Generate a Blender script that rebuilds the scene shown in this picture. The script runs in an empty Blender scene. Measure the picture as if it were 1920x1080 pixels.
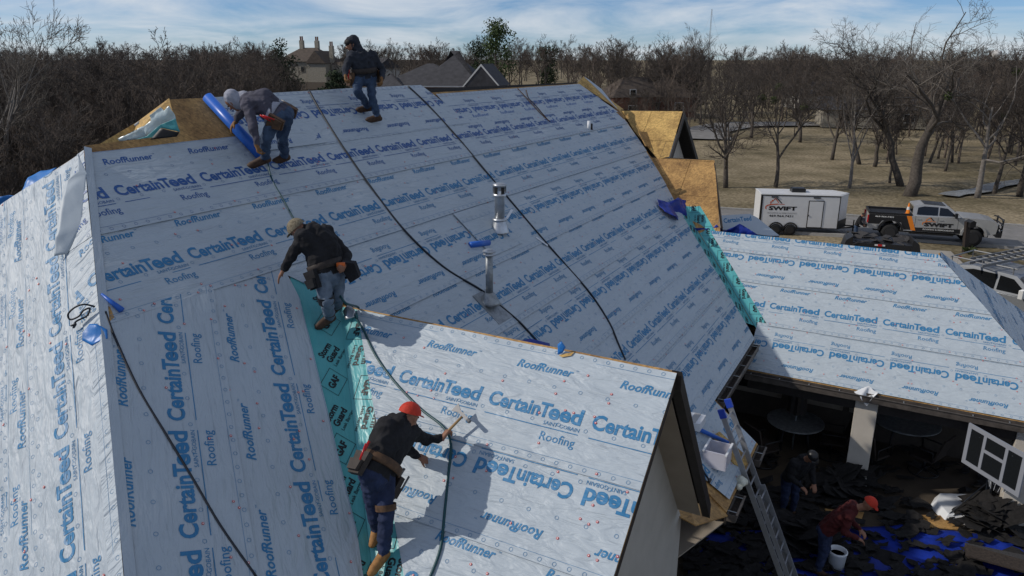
import bpy, bmesh, math, random
import numpy as np
from mathutils import Vector, Matrix, noise
R = math.radians
SC = bpy.context.scene
COL = SC.collection
random.seed(7)

# ------------------------------------------------------------------ camera
CAMZ = 11.0
cd = bpy.data.cameras.new('camera'); cam = bpy.data.objects.new('camera', cd); COL.objects.link(cam)
cam.location = (0, 0, CAMZ); cam.rotation_euler = (R(90 - 17.2), 0, 0)
cd.sensor_width = 36; cd.lens = 1389 / 1920 * 36; cd.clip_start = 0.1; cd.clip_end = 9000
SC.camera = cam
# ------------------------------------------------------------------ sky and sun
SUN_AZ, SUN_EL = -93.0, 35.0      # compass bearing from the view direction (+y), clockwise positive
world = bpy.data.worlds.new('World'); SC.world = world; world.use_nodes = True
wn, wl = world.node_tree.nodes, world.node_tree.links
wn.clear()
w_out = wn.new('ShaderNodeOutputWorld'); w_bg = wn.new('ShaderNodeBackground')
w_sky = wn.new('ShaderNodeTexSky'); w_sky.sky_type = 'NISHITA'; w_sky.sun_disc = False
w_sky.sun_elevation = R(SUN_EL); w_sky.sun_rotation = R(SUN_AZ)
w_sky.air_density = 0.75; w_sky.dust_density = 0.15; w_sky.ozone_density = 6.0; w_sky.altitude = 200
w_bg.inputs['Strength'].default_value = 0.080
w_tc = wn.new('ShaderNodeTexCoord'); w_sep = wn.new('ShaderNodeSeparateXYZ')
wl.new(w_tc.outputs['Generated'], w_sep.inputs[0])
# project the view direction on a cloud deck: (x, y) / (z + 0.12)
w_add = wn.new('ShaderNodeMath'); w_add.operation = 'ADD'; w_add.inputs[1].default_value = 0.14
wl.new(w_sep.outputs['Z'], w_add.inputs[0])
w_mx = wn.new('ShaderNodeMath'); w_mx.operation = 'MAXIMUM'; w_mx.inputs[1].default_value = 0.05
wl.new(w_add.outputs[0], w_mx.inputs[0])
w_cmb = wn.new('ShaderNodeCombineXYZ')
for i, ax in enumerate('XY'):
    dv = wn.new('ShaderNodeMath'); dv.operation = 'DIVIDE'
    wl.new(w_sep.outputs[ax], dv.inputs[0]); wl.new(w_mx.outputs[0], dv.inputs[1]); wl.new(dv.outputs[0], w_cmb.inputs[i])
w_n = wn.new('ShaderNodeTexNoise'); w_n.inputs['Scale'].default_value = 0.85; w_n.inputs['Detail'].default_value = 7
w_n.inputs['Roughness'].default_value = 0.6; w_n.inputs['Distortion'].default_value = 0.5
wl.new(w_cmb.outputs[0], w_n.inputs['Vector'])
w_r = wn.new('ShaderNodeValToRGB'); w_r.color_ramp.elements[0].position = 0.37; w_r.color_ramp.elements[1].position = 0.64
wl.new(w_n.outputs['Fac'], w_r.inputs[0])
w_mul = wn.new('ShaderNodeMath'); w_mul.operation = 'MULTIPLY'; w_mul.inputs[1].default_value = 0.8
wl.new(w_r.outputs[0], w_mul.inputs[0])
w_mix = wn.new('ShaderNodeMix'); w_mix.data_type = 'RGBA'
w_tint = wn.new('ShaderNodeMix'); w_tint.data_type = 'RGBA'; w_tint.blend_type = 'MULTIPLY'; w_tint.inputs[0].default_value = 1; w_tint.inputs[7].default_value = (.93, 1.0, 1.12, 1); wl.new(w_sky.outputs[0], w_tint.inputs[6])
wl.new(w_mul.outputs[0], w_mix.inputs[0]); wl.new(w_tint.outputs[2], w_mix.inputs[6]); w_mix.inputs[7].default_value = (8.4, 8.9, 9.5, 1)
wl.new(w_mix.outputs[2], w_bg.inputs[0]); wl.new(w_bg.outputs[0], w_out.inputs[0])
sd = bpy.data.lights.new('sun', 'SUN'); sun = bpy.data.objects.new('sun', sd); COL.objects.link(sun)
sd.energy = 2.75; sd.angle = R(0.53); sd.color = (1.0, 0.93, 0.84)
sun.location = (-60, 0, 60)
SUNV = Vector((math.sin(R(SUN_AZ)) * math.cos(R(SUN_EL)), math.cos(R(SUN_AZ)) * math.cos(R(SUN_EL)), math.sin(R(SUN_EL))))
sun.rotation_euler = SUNV.to_track_quat('Z', 'Y').to_euler()
SC.view_settings.view_transform = 'Standard'; SC.view_settings.look = 'None'
SC.view_settings.exposure = 0.0; SC.view_settings.gamma = 1.0; SC.view_settings.use_curve_mapping = False
SC.render.engine = 'CYCLES'; SC.cycles.use_denoising = True
SC.cycles.max_bounces = 6; SC.cycles.diffuse_bounces = 3; SC.cycles.transparent_max_bounces = 8

# ------------------------------------------------------------------ frames of reference
# house axes: A runs along the main ridge (away, to the right), B across it (away, to the left); z above ZH
HA = R(28.6); ZH = 2.5
AX = np.array([math.sin(HA), math.cos(HA), 0.0]); BX = np.array([-math.cos(HA), math.sin(HA), 0.0]); ZX = np.array([0, 0, 1.0])
def HW(A, B, z): return AX * A + BX * B + ZX * (z + ZH)
TH = R(39.8); CT_, ST_ = math.cos(TH), math.sin(TH)
_p = R(17.2); _cp, _sp = math.cos(_p), math.sin(_p)
def at_z(px, py, z):                       # point of the place at height z seen at photograph pixel (px, py)
    r = np.array([(px - 960) / 1389, _cp + (540 - py) / 1389 * _sp, -_sp + (540 - py) / 1389 * _cp])
    return r * ((z - CAMZ) / r[2]) + np.array([0, 0, CAMZ])
def at_y(px, py, y):                       # the same at distance y
    r = np.array([(px - 960) / 1389, _cp + (540 - py) / 1389 * _sp, -_sp + (540 - py) / 1389 * _cp])
    return r * (y / r[1]) + np.array([0, 0, CAMZ])

# ------------------------------------------------------------------ materials
MATS = {}
def nt(name):
    m = bpy.data.materials.new(name); m.use_nodes = True; MATS[name] = m
    return m, m.node_tree.nodes, m.node_tree.links, m.node_tree.nodes['Principled BSDF']
def mat(name, col, rough=0.6, metal=0.0, var=0.0, vscale=8.0, bump=0.0, bscale=30.0, spec=0.4, col2=None, coords='Object', emit=None, alpha=None, trans=0.0, stretch=None, detail=4):
    m, n, l, p = nt(name)
    p.inputs['Roughness'].default_value = rough; p.inputs['Metallic'].default_value = metal
    p.inputs['Specular IOR Level'].default_value = spec
    p.inputs['Base Color'].default_value = (*col, 1)
    tc = n.new('ShaderNodeTexCoord'); src = tc.outputs[coords]
    if stretch:
        mp = n.new('ShaderNodeMapping'); mp.inputs['Scale'].default_value = stretch; l.new(src, mp.inputs[0]); src = mp.outputs[0]
    if var or col2:
        t = n.new('ShaderNodeTexNoise'); t.inputs['Scale'].default_value = vscale; t.inputs['Detail'].default_value = detail; t.inputs['Roughness'].default_value = 0.6
        l.new(src, t.inputs['Vector'])
        rp = n.new('ShaderNodeValToRGB'); e = rp.color_ramp.elements
        e[0].position, e[1].position = 0.32, 0.68
        if col2: c0, c1 = col, col2
        else: c0, c1 = [c * (1 - var) for c in col], [min(1, c * (1 + var)) for c in col]
        e[0].color = (*c0, 1); e[1].color = (*c1, 1)
        l.new(t.outputs['Fac'], rp.inputs[0]); l.new(rp.outputs[0], p.inputs['Base Color'])
    if bump:
        t2 = n.new('ShaderNodeTexNoise'); t2.inputs['Scale'].default_value = bscale; t2.inputs['Detail'].default_value = 5
        l.new(src, t2.inputs['Vector'])
        b = n.new('ShaderNodeBump'); b.inputs['Strength'].default_value = bump; b.inputs['Distance'].default_value = 0.02
        l.new(t2.outputs['Fac'], b.inputs['Height']); l.new(b.outputs[0], p.inputs['Normal'])
    if alpha is not None: p.inputs['Alpha'].default_value = alpha
    if trans: p.inputs['Transmission Weight'].default_value = trans
    return m
def wrinkle_nodes(n, l, p, strength=.75):
    """creases of loose roofing paper, driven by the sheet's own metres (UV)"""
    uv = n.new('ShaderNodeUVMap'); uv.uv_map = 'sheet'
    mp = n.new('ShaderNodeMapping'); mp.inputs['Rotation'].default_value = (0, 0, R(35)); mp.inputs['Scale'].default_value = (1.3, 5.5, 1)
    l.new(uv.outputs[0], mp.inputs[0])
    a = n.new('ShaderNodeTexNoise'); a.inputs['Scale'].default_value = 1.6; a.inputs['Detail'].default_value = 3; a.inputs['Distortion'].default_value = 1.2
    l.new(mp.outputs[0], a.inputs['Vector'])
    mp2 = n.new('ShaderNodeMapping'); mp2.inputs['Rotation'].default_value = (0, 0, R(-50)); mp2.inputs['Scale'].default_value = (1.0, 3.5, 1)
    l.new(uv.outputs[0], mp2.inputs[0])
    b = n.new('ShaderNodeTexNoise'); b.inputs['Scale'].default_value = 2.6; b.inputs['Detail'].default_value = 2; b.inputs['Distortion'].default_value = 0.8
    l.new(mp2.outputs[0], b.inputs['Vector'])
    c = n.new('ShaderNodeTexNoise'); c.inputs['Scale'].default_value = 26; c.inputs['Detail'].default_value = 3
    l.new(uv.outputs[0], c.inputs['Vector'])
    m1 = n.new('ShaderNodeMath'); m1.operation = 'MULTIPLY_ADD'; m1.inputs[1].default_value = 0.7; l.new(b.outputs['Fac'], m1.inputs[0]); l.new(a.outputs['Fac'], m1.inputs[2])
    m2 = n.new('ShaderNodeMath'); m2.operation = 'MULTIPLY_ADD'; m2.inputs[1].default_value = 0.035; l.new(c.outputs['Fac'], m2.inputs[0]); l.new(m1.outputs[0], m2.inputs[2])
    bp = n.new('ShaderNodeBump'); bp.inputs['Strength'].default_value = strength; bp.inputs['Distance'].default_value = 0.045
    l.new(m2.outputs[0], bp.inputs['Height']); l.new(bp.outputs[0], p.inputs['Normal'])
    return uv, c
def paper_mat(name, c0, c1, rough=0.5, strength=.75):
    m, n, l, p = nt(name)
    p.inputs['Roughness'].default_value = rough; p.inputs['Specular IOR Level'].default_value = 0.35
    uv, c = wrinkle_nodes(n, l, p, strength)
    t = n.new('ShaderNodeTexNoise'); t.inputs['Scale'].default_value = 2.2; t.inputs['Detail'].default_value = 8; t.inputs['Roughness'].default_value = 0.7
    l.new(uv.outputs[0], t.inputs['Vector'])
    rp = n.new('ShaderNodeValToRGB'); e = rp.color_ramp.elements; e[0].position, e[1].position = 0.3, 0.7
    e[0].color = (*c0, 1); e[1].color = (*c1, 1)
    l.new(t.outputs['Fac'], rp.inputs[0]); l.new(rp.outputs[0], p.inputs['Base Color'])
    return m
paper_mat('paper', (.395, .452, .498), (.435, .492, .535))
paper_mat('ink', (.034, .17, .345), (.048, .21, .40), 0.45)
paper_mat('ink_dark', (.024, .085, .26), (.034, .11, .32), 0.45)
paper_mat('membrane', (.075, .345, .365), (.115, .41, .425), 0.35, 0.3)
paper_mat('ink_black', (.012, .014, .018), (.02, .022, .026), 0.5, 0.3)
paper_mat('paper_back', (.02, .10, .45), (.03, .15, .58), 0.35, 0.3)
mat('nail_red', (.55, .03, .02), .4); mat('nail_white', (.7, .7, .7), .4)
def osb_mat(name, base):
    m, n, l, p = nt(name); p.inputs['Roughness'].default_value = 0.75
    tc = n.new('ShaderNodeTexCoord')
    v = n.new('ShaderNodeTexVoronoi'); v.inputs['Scale'].default_value = 26; v.inputs['Randomness'].default_value = 1
    mp = n.new('ShaderNodeMapping'); mp.inputs['Scale'].default_value = (1, 1.7, 1.2); mp.inputs['Rotation'].default_value = (.3, .5, .9)
    l.new(tc.outputs['Object'], mp.inputs[0]); l.new(mp.outputs[0], v.inputs['Vector'])
    rp = n.new('ShaderNodeValToRGB'); e = rp.color_ramp.elements
    e[0].color = (*[c * .62 for c in base], 1); e[1].color = (*[min(1, c * 1.35) for c in base], 1)
    l.new(v.outputs['Color'], rp.inputs[0])
    t = n.new('ShaderNodeTexNoise'); t.inputs['Scale'].default_value = 1.3; t.inputs['Detail'].default_value = 9; t.inputs['Roughness'].default_value = .72
    l.new(tc.outputs['Object'], t.inputs['Vector'])
    r2 = n.new('ShaderNodeValToRGB'); f = r2.color_ramp.elements; f[0].position, f[1].position = .36, .56
    f[0].color = (.28, .22, .18, 1); f[1].color = (1, 1, 1, 1); l.new(t.outputs['Fac'], r2.inputs[0])
    mx = n.new('ShaderNodeMix'); mx.data_type = 'RGBA'; mx.blend_type = 'MULTIPLY'; mx.inputs[0].default_value = .75
    l.new(rp.outputs[0], mx.inputs[6]); l.new(r2.outputs[0], mx.inputs[7]); l.new(mx.outputs[2], p.inputs['Base Color'])
    b = n.new('ShaderNodeBump'); b.inputs['Strength'].default_value = .25; b.inputs['Distance'].default_value = .006
    l.new(v.outputs['Distance'], b.inputs['Height']); l.new(b.outputs[0], p.inputs['Normal'])
osb_mat('osb', (.43, .25, .085)); osb_mat('osb_new', (.56, .36, .115))
mat('stucco', (.42, .40, .36), .9, var=.06, vscale=3, bump=.35, bscale=160)
mat('stucco_warm', (.50, .46, .40), .9, var=.06, vscale=3, bump=.35, bscale=160)
mat('soffit', (.30, .26, .21), .8, var=.1, vscale=2)
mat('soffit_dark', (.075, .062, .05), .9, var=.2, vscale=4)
mat('fascia', (.022, .018, .016), .55, var=.3, vscale=10)
mat('gutter', (.075, .064, .056), .5, var=.3, vscale=8)
mat('grime', (.035, .026, .02), .9, var=.5, vscale=25)
mat('shingle', (.045, .043, .043), .95, var=.35, vscale=40, bump=.5, bscale=200)
mat('ladder_grey', (.17, .175, .18), .5, .2)
mat('board_shaded', (.24, .255, .29), .5)  # backboard frame plastic, darkened: its shade is put into this grey
mat('felt_black', (.012, .011, .011), .95, var=.5, vscale=14, bump=.6, bscale=90)
mat('galv', (.50, .52, .54), .38, .85, var=.2, vscale=9)
mat('galv_dull', (.30, .32, .33), .5, .6, var=.25, vscale=12)
mat('black', (.012, .012, .013), .5); mat('black_rubber', (.018, .018, .019), .75, bump=.2, bscale=60)
mat('hose', (.010, .014, .022), .5); mat('hose_green', (.008, .06, .07), .4)
mat('alu', (.36, .37, .39), .45, .7, var=.1, vscale=6); mat('blue_plastic', (.02, .06, .42), .4)
mat('tarp_blue', (.010, .030, .26), .45, var=.35, vscale=2.5, bump=.5, bscale=6)
mat('tarp_light', (.02, .17, .50), .4, var=.25, vscale=2.5, bump=.4, bscale=6)
mat('white_plastic', (.68, .70, .72), .4, var=.05, vscale=5); mat('clear_bin', (.62, .62, .70), .25, alpha=.72)
mat('film', (.62, .74, .76), .25, alpha=.8, bump=.4, bscale=9)
mat('rag', (.62, .62, .52), .8, var=.15, vscale=20, bump=.5, bscale=30)
mat('glass_dark', (.012, .014, .016), .06, spec=.6); mat('glass', (.02, .03, .04), .05, spec=.7)
mat('skin', (.26, .125, .075), .6, var=.08, vscale=30); mat('glove', (.20, .10, .035), .8, var=.2, vscale=30)
mat('hood_black', (.011, .011, .013), .9, var=.35, vscale=9, bump=.5, bscale=18)
mat('hood_navy', (.022, .026, .036), .9, var=.35, vscale=9, bump=.5, bscale=18)
mat('hood_grey', (.062, .060, .082), .9, var=.3, vscale=9, bump=.5, bscale=18)
mat('hood_grey_light', (.30, .31, .36), .9, var=.2, vscale=12, bump=.4, bscale=20)
mat('jeans', (.022, .040, .085), .85, col2=(.05, .085, .145), vscale=6, bump=.5, bscale=22)
mat('jeans_light', (.075, .11, .16), .85, col2=(.15, .19, .24), vscale=6, bump=.5, bscale=22)
mat('jeans_dark', (.009, .015, .042), .85, col2=(.02, .033, .085), vscale=6, bump=.5, bscale=22)
mat('boot', (.055, .028, .015), .7, var=.3, vscale=25); mat('boot_tan', (.30, .145, .045), .75, var=.25, vscale=20)
mat('leather', (.085, .045, .022), .7, var=.35, vscale=20); mat('leather_dark', (.03, .022, .018), .7, var=.3, vscale=20)
mat('red_cap', (.50, .035, .015), .75, var=.15, vscale=14, bump=.3, bscale=30)
mat('camo', (.10, .08, .05), .85, col2=(.26, .22, .15), vscale=45); mat('orange', (.62, .13, .02), .5)
mat('hair', (.01, .008, .007), .7); mat('wood_handle', (.35, .22, .10), .6); mat('steel', (.16, .16, .165), .5, .6)
mat('red_shirt', (.06, .006, .006), .85, var=.2, vscale=9)
mat('wood', (.33, .20, .09), .8, var=.3, vscale=12)

# ------------------------------------------------------------------ mesh helpers
def V3(p): return np.asarray(p, float)
class MB:
    def __init__(s): s.v = []; s.f = []; s.m = []; s.uv = None
    def add(s, verts, faces, mi=0):
        o = len(s.v); s.v.extend([tuple(map(float, q)) for q in verts])
        s.f.extend([tuple(i + o for i in f) for f in faces]); s.m.extend([mi] * len(faces)); return s
    def box(s, c, size, ax=None, mi=0):
        ax = np.eye(3) if ax is None else np.array(ax, float); c = V3(c); h = V3(size) / 2
        vs = [c + ax[0] * h[0] * i + ax[1] * h[1] * j + ax[2] * h[2] * k for i in (-1, 1) for j in (-1, 1) for k in (-1, 1)]
        return s.add(vs, [(0, 1, 3, 2), (4, 6, 7, 5), (0, 4, 5, 1), (2, 3, 7, 6), (0, 2, 6, 4), (1, 5, 7, 3)], mi)
    def tube(s, pts, rad, n=8, mi=0, cap=True):
        pts = [V3(p) for p in pts]; k = len(pts); rad = [rad] * k if np.isscalar(rad) else list(rad)
        vs = []; t0 = None
        for i, p in enumerate(pts):
            t = pts[min(i + 1, k - 1)] - pts[max(i - 1, 0)]; t = t / (np.linalg.norm(t) + 1e-9)
            if t0 is None:
                u = np.cross(t, [0, 0, 1.0] if abs(t[2]) < .9 else [1.0, 0, 0])
            else: u = t0 - t * np.dot(t0, t)
            u = u / (np.linalg.norm(u) + 1e-9); t0 = u; w = np.cross(t, u)
            vs += [p + (u * math.cos(a) + w * math.sin(a)) * rad[i] for a in (2 * math.pi * j / n for j in range(n))]
        fs = [(i * n + j, i * n + (j + 1) % n, (i + 1) * n + (j + 1) % n, (i + 1) * n + j) for i in range(k - 1) for j in range(n)]
        if cap: fs += [tuple(range(n))[::-1], tuple((k - 1) * n + j for j in range(n))]
        return s.add(vs, fs, mi)
    def lathe(s, c, prof, n=16, axis=(0, 0, 1), mi=0, squash=1.0):
        ax = V3(axis); ax = ax / np.linalg.norm(ax); u = np.cross(ax, [1.0, 0, 0] if abs(ax[0]) < .9 else [0, 1.0, 0]); u /= np.linalg.norm(u); w = np.cross(ax, u)
        c = V3(c); k = len(prof)
        vs = [c + ax * z + (u * math.cos(2 * math.pi * j / n) + w * math.sin(2 * math.pi * j / n) * squash) * r for r, z in prof for j in range(n)]
        fs = [(i * n + j, i * n + (j + 1) % n, (i + 1) * n + (j + 1) % n, (i + 1) * n + j) for i in range(k - 1) for j in range(n)]
        fs += [tuple(range(n))[::-1], tuple((k - 1) * n + j for j in range(n))]
        return s.add(vs, fs, mi)
    def prism(s, poly, d, mi=0):            # poly: 3d points of a flat outline, d: extrusion vector
        p = [V3(q) for q in poly]; d = V3(d); k = len(p)
        return s.add(p + [q + d for q in p], [tuple(range(k))[::-1], tuple(range(k, 2 * k))] + [(i, (i + 1) % k, k + (i + 1) % k, k + i) for i in range(k)], mi)
    def ball(s, c, r, n=10, mi=0, ax=None):
        r = V3([r] * 3 if np.isscalar(r) else r); ax = np.eye(3) if ax is None else np.array(ax, float); c = V3(c); m = max(5, n // 2 + 1)
        vs = []
        for i in range(m + 1):
            th = math.pi * i / m
            for j in range(n):
                ph = 2 * math.pi * j / n
                q = V3([math.sin(th) * math.cos(ph) * r[0], math.sin(th) * math.sin(ph) * r[1], math.cos(th) * r[2]])
                vs.append(c + q @ ax)
        return s.add(vs, [(i * n + j, (i + 1) * n + j, (i + 1) * n + (j + 1) % n, i * n + (j + 1) % n) for i in range(m) for j in range(n)], mi)
def me_new(name, v, f, mats, mi=None, smooth=False, uv=None, merge=False):
    me = bpy.data.meshes.new(name)
    v = np.asarray(v, float).reshape(-1, 3)
    me.from_pydata(v.tolist(), [], f); me.update()
    for m in mats: me.materials.append(MATS[m] if isinstance(m, str) else m)
    if mi is not None and len(mats) > 1: me.polygons.foreach_set('material_index', np.asarray(mi, np.int32))
    if smooth: me.polygons.foreach_set('use_smooth', [True] * len(me.polygons))
    if uv is not None:
        lay = me.uv_layers.new(name='sheet'); li = np.empty(len(me.loops), np.int32); me.loops.foreach_get('vertex_index', li)
        lay.data.foreach_set('uv', np.asarray(uv, np.float32)[li].ravel())
    return me
ROOTLOC = {}
def link(name, me, parent=None):
    o = bpy.data.objects.new(name, me); COL.objects.link(o)
    if parent is not None: o.parent = parent
    return o
def world_loc(o):
    p = np.zeros(3)
    while o is not None: p += np.array(o.location); o = o.parent
    return p
def obj(name, mb, mats, parent=None, smooth=False, loc=None, kind=None, bevel=0, auto=None):
    """one mesh object from world-space geometry; parts keep the origin of their thing"""
    if isinstance(mats, str): mats = [mats]
    v = np.array(mb.v, float).reshape(-1, 3)
    if loc is None: base = world_loc(parent) if parent is not None else (np.array([v[:, 0].mean(), v[:, 1].mean(), v[:, 2].min()]))
    else: base = V3(loc)
    me = me_new(name, v - base, mb.f, mats, mb.m, smooth, None if mb.uv is None else mb.uv)
    o = link(name, me, parent)
    if parent is None: o.location = base
    if kind: o['kind'] = kind
    if bevel:
        b = o.modifiers.new('bevel', 'BEVEL'); b.width = bevel; b.segments = 2; b.limit_method = 'ANGLE'; b.angle_limit = R(40)
    return o
def tag(o, label, cat, group=None):
    o['label'] = label; o['category'] = cat
    if group: o['group'] = group
    return o
def thing(name, label, cat, loc, group=None):
    o = bpy.data.objects.new(name, None); COL.objects.link(o); o.location = tuple(map(float, loc)); o.empty_display_size = .2
    return tag(o, label, cat, group)
def struct(o): o['kind'] = 'structure'; return o
# ------------------------------------------------------------------ lettering taken from the built-in font as flat triangles
def glyphs(body, shear=0.0, bold=0.0, res=2):
    cu = bpy.data.curves.new('txt', 'FONT'); cu.body = body; cu.shear = shear; cu.offset = bold; cu.resolution_u = res
    ob = bpy.data.objects.new('txt', cu); COL.objects.link(ob)
    me = ob.to_mesh(); me.calc_loop_triangles()
    v = np.empty(len(me.vertices) * 3); me.vertices.foreach_get('co', v); v = v.reshape(-1, 3)[:, :2].copy()
    t = np.empty(len(me.loop_triangles) * 3, np.int32); me.loop_triangles.foreach_get('vertices', t); t = t.reshape(-1, 3).copy()
    ob.to_mesh_clear(); bpy.data.objects.remove(ob); bpy.data.curves.remove(cu)
    return v, t
def fit(body, x0, x1, y0, y1, shear=0.0, bold=0.0, base=False, res=2):
    """lettering stretched to a box; with base=True y0 is the baseline and y1 the top of the capitals"""
    v, t = glyphs(body, shear, bold, res); mn, mx = v.min(0), v.max(0); w = v.copy()
    w[:, 0] = x0 + (v[:, 0] - mn[0]) / (mx[0] - mn[0]) * (x1 - x0)
    lo = 0.0 if base else mn[1]
    w[:, 1] = y0 + (v[:, 1] - lo) / (mx[1] - lo) * (y1 - y0)
    return w[t]                                   # (n, 3, 2) triangles
def rect2(x0, x1, y0, y1): return np.array([[[x0, y0], [x1, y0], [x1, y1]], [[x0, y0], [x1, y1], [x0, y1]]])
def ring2(x, y, r, w=.003, n=8):
    o = []
    for i in range(n):
        a, b = 2 * math.pi * i / n, 2 * math.pi * (i + 1) / n
        p = [[x + math.cos(q) * k, y + math.sin(q) * k] for k in (r, r - w) for q in (a, b)]
        o += [[p[0], p[1], p[3]], [p[0], p[3], p[2]]]
    return np.array(o)
RPT = 1.15
UNIT_WORDS = np.concatenate([
    fit('Certain', -.012, .575, .10, .256, bold=.03, base=True, res=3), fit('T', .566, .694, .10, .254, bold=.03, base=True), fit('eed', .674, 1.03, .10, .264, bold=.03, base=True, res=3), fit('SAINT-GOBAIN', .655, 1.04, .026, .066),
    rect2(0, 1.04, -.0045, .0045), fit('Roofing', .67, 1.04, -.132, -.045, bold=.006, base=True),
    fit('RoofRunner', .125, .77, .585, .677, shear=.28, bold=.022, base=True), fit('TM', .785, .815, .655, .672)])
UNIT_MARKS = np.concatenate([rect2(0, RPT, .788, .791), rect2(0, RPT, -.281, -.278)]
    + [ring2(.07 + .14375 * k, q, .020, .0035) for k in range(8) for q in (.828, -.318)]
    + [ring2(.05 + .2875 * k, .437, .020, .0035) for k in range(4)] + [ring2(.24 + .2875 * k, .057, .020, .0035) for k in range(4)])
UNIT = np.concatenate([UNIT_WORDS, UNIT_MARKS])
UMIN, UMAX = UNIT.reshape(-1, 2).min(0), UNIT.reshape(-1, 2).max(0)

def clip_poly(P, C):
    """polygon P (list of 2d) cut by the convex counter-clockwise polygon C"""
    out = [tuple(p) for p in P]
    k = len(C)
    for i in range(k):
        ax, ay = C[i]; bx, by = C[(i + 1) % k]; ex, ey = bx - ax, by - ay
        inp, out = out, []
        if not inp: break
        d = [ex * (p[1] - ay) - ey * (p[0] - ax) for p in inp]
        for j in range(len(inp)):
            p, q, dp, dq = inp[j], inp[(j + 1) % len(inp)], d[j], d[(j + 1) % len(inp)]
            if dp >= 0: out.append(p)
            if (dp >= 0) != (dq >= 0):
                t = dp / (dp - dq); out.append((p[0] + (q[0] - p[0]) * t, p[1] + (q[1] - p[1]) * t))
    return out
def ccw(C):
    a = sum(C[i][0] * C[(i + 1) % len(C)][1] - C[(i + 1) % len(C)][0] * C[i][1] for i in range(len(C)))
    return list(C) if a > 0 else list(C)[::-1]
def inside_all(pts, C):
    ok = np.ones(len(pts), bool)
    for i in range(len(C)):
        a, b = C[i], C[(i + 1) % len(C)]
        ok &= (b[0] - a[0]) * (pts[:, 1] - a[1]) - (b[1] - a[1]) * (pts[:, 0] - a[0]) >= 0
    return ok

class Plane:
    def __init__(s, O, eU, eV): s.O, s.u, s.v = V3(O), V3(eU), V3(eV); s.n = np.cross(s.u, s.v)
    def at(s, u, v, h=0.0): return s.O + s.u * u + s.v * v + s.n * h
    def many(s, uv, h): return s.O + uv[:, :1] * s.u + uv[:, 1:2] * s.v + np.asarray(h)[:, None] * s.n
PM = Plane(ZX * (.56 + ZH), AX, BX * CT_ + ZX * ST_)                       # main slope (u = A, v = B / cos)
PW = Plane(ZX * (.092 + ZH), -BX, AX * CT_ + ZX * ST_)                      # lit gable wing (u = -B, v = A / cos)
PP = Plane(ZX * (-10.72 + ZH), -BX, AX * CT_ + ZX * ST_)                    # patio slope
LK = math.atan(1.204)
PL = Plane(ZX * (1.29 + ZH), -BX, AX * math.cos(LK) + ZX * math.sin(LK))   # left hip end
CS = 1 / CT_; CL = 1 / math.cos(LK)

_rng = np.random.RandomState(5)
_W = [(_rng.uniform(.5, 1.3) * 2 * math.pi / 1.0, _rng.uniform(0, math.pi), _rng.uniform(0, 6.28)) for _ in range(9)]
def wav(uv):
    """gentle billows of the paper, metres"""
    h = np.zeros(len(uv))
    for k, a, p in _W: h += np.sin(k * (uv[:, 0] * math.cos(a) + uv[:, 1] * math.sin(a)) + p)
    return .0016 * np.maximum(h + 4, .3)

house = thing('house', 'large brick-and-stucco house being re-roofed, its roof wrapped in printed blue and white underlayment', 'house', HW(10, 7, -.5))
HB = world_loc(house)

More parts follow.
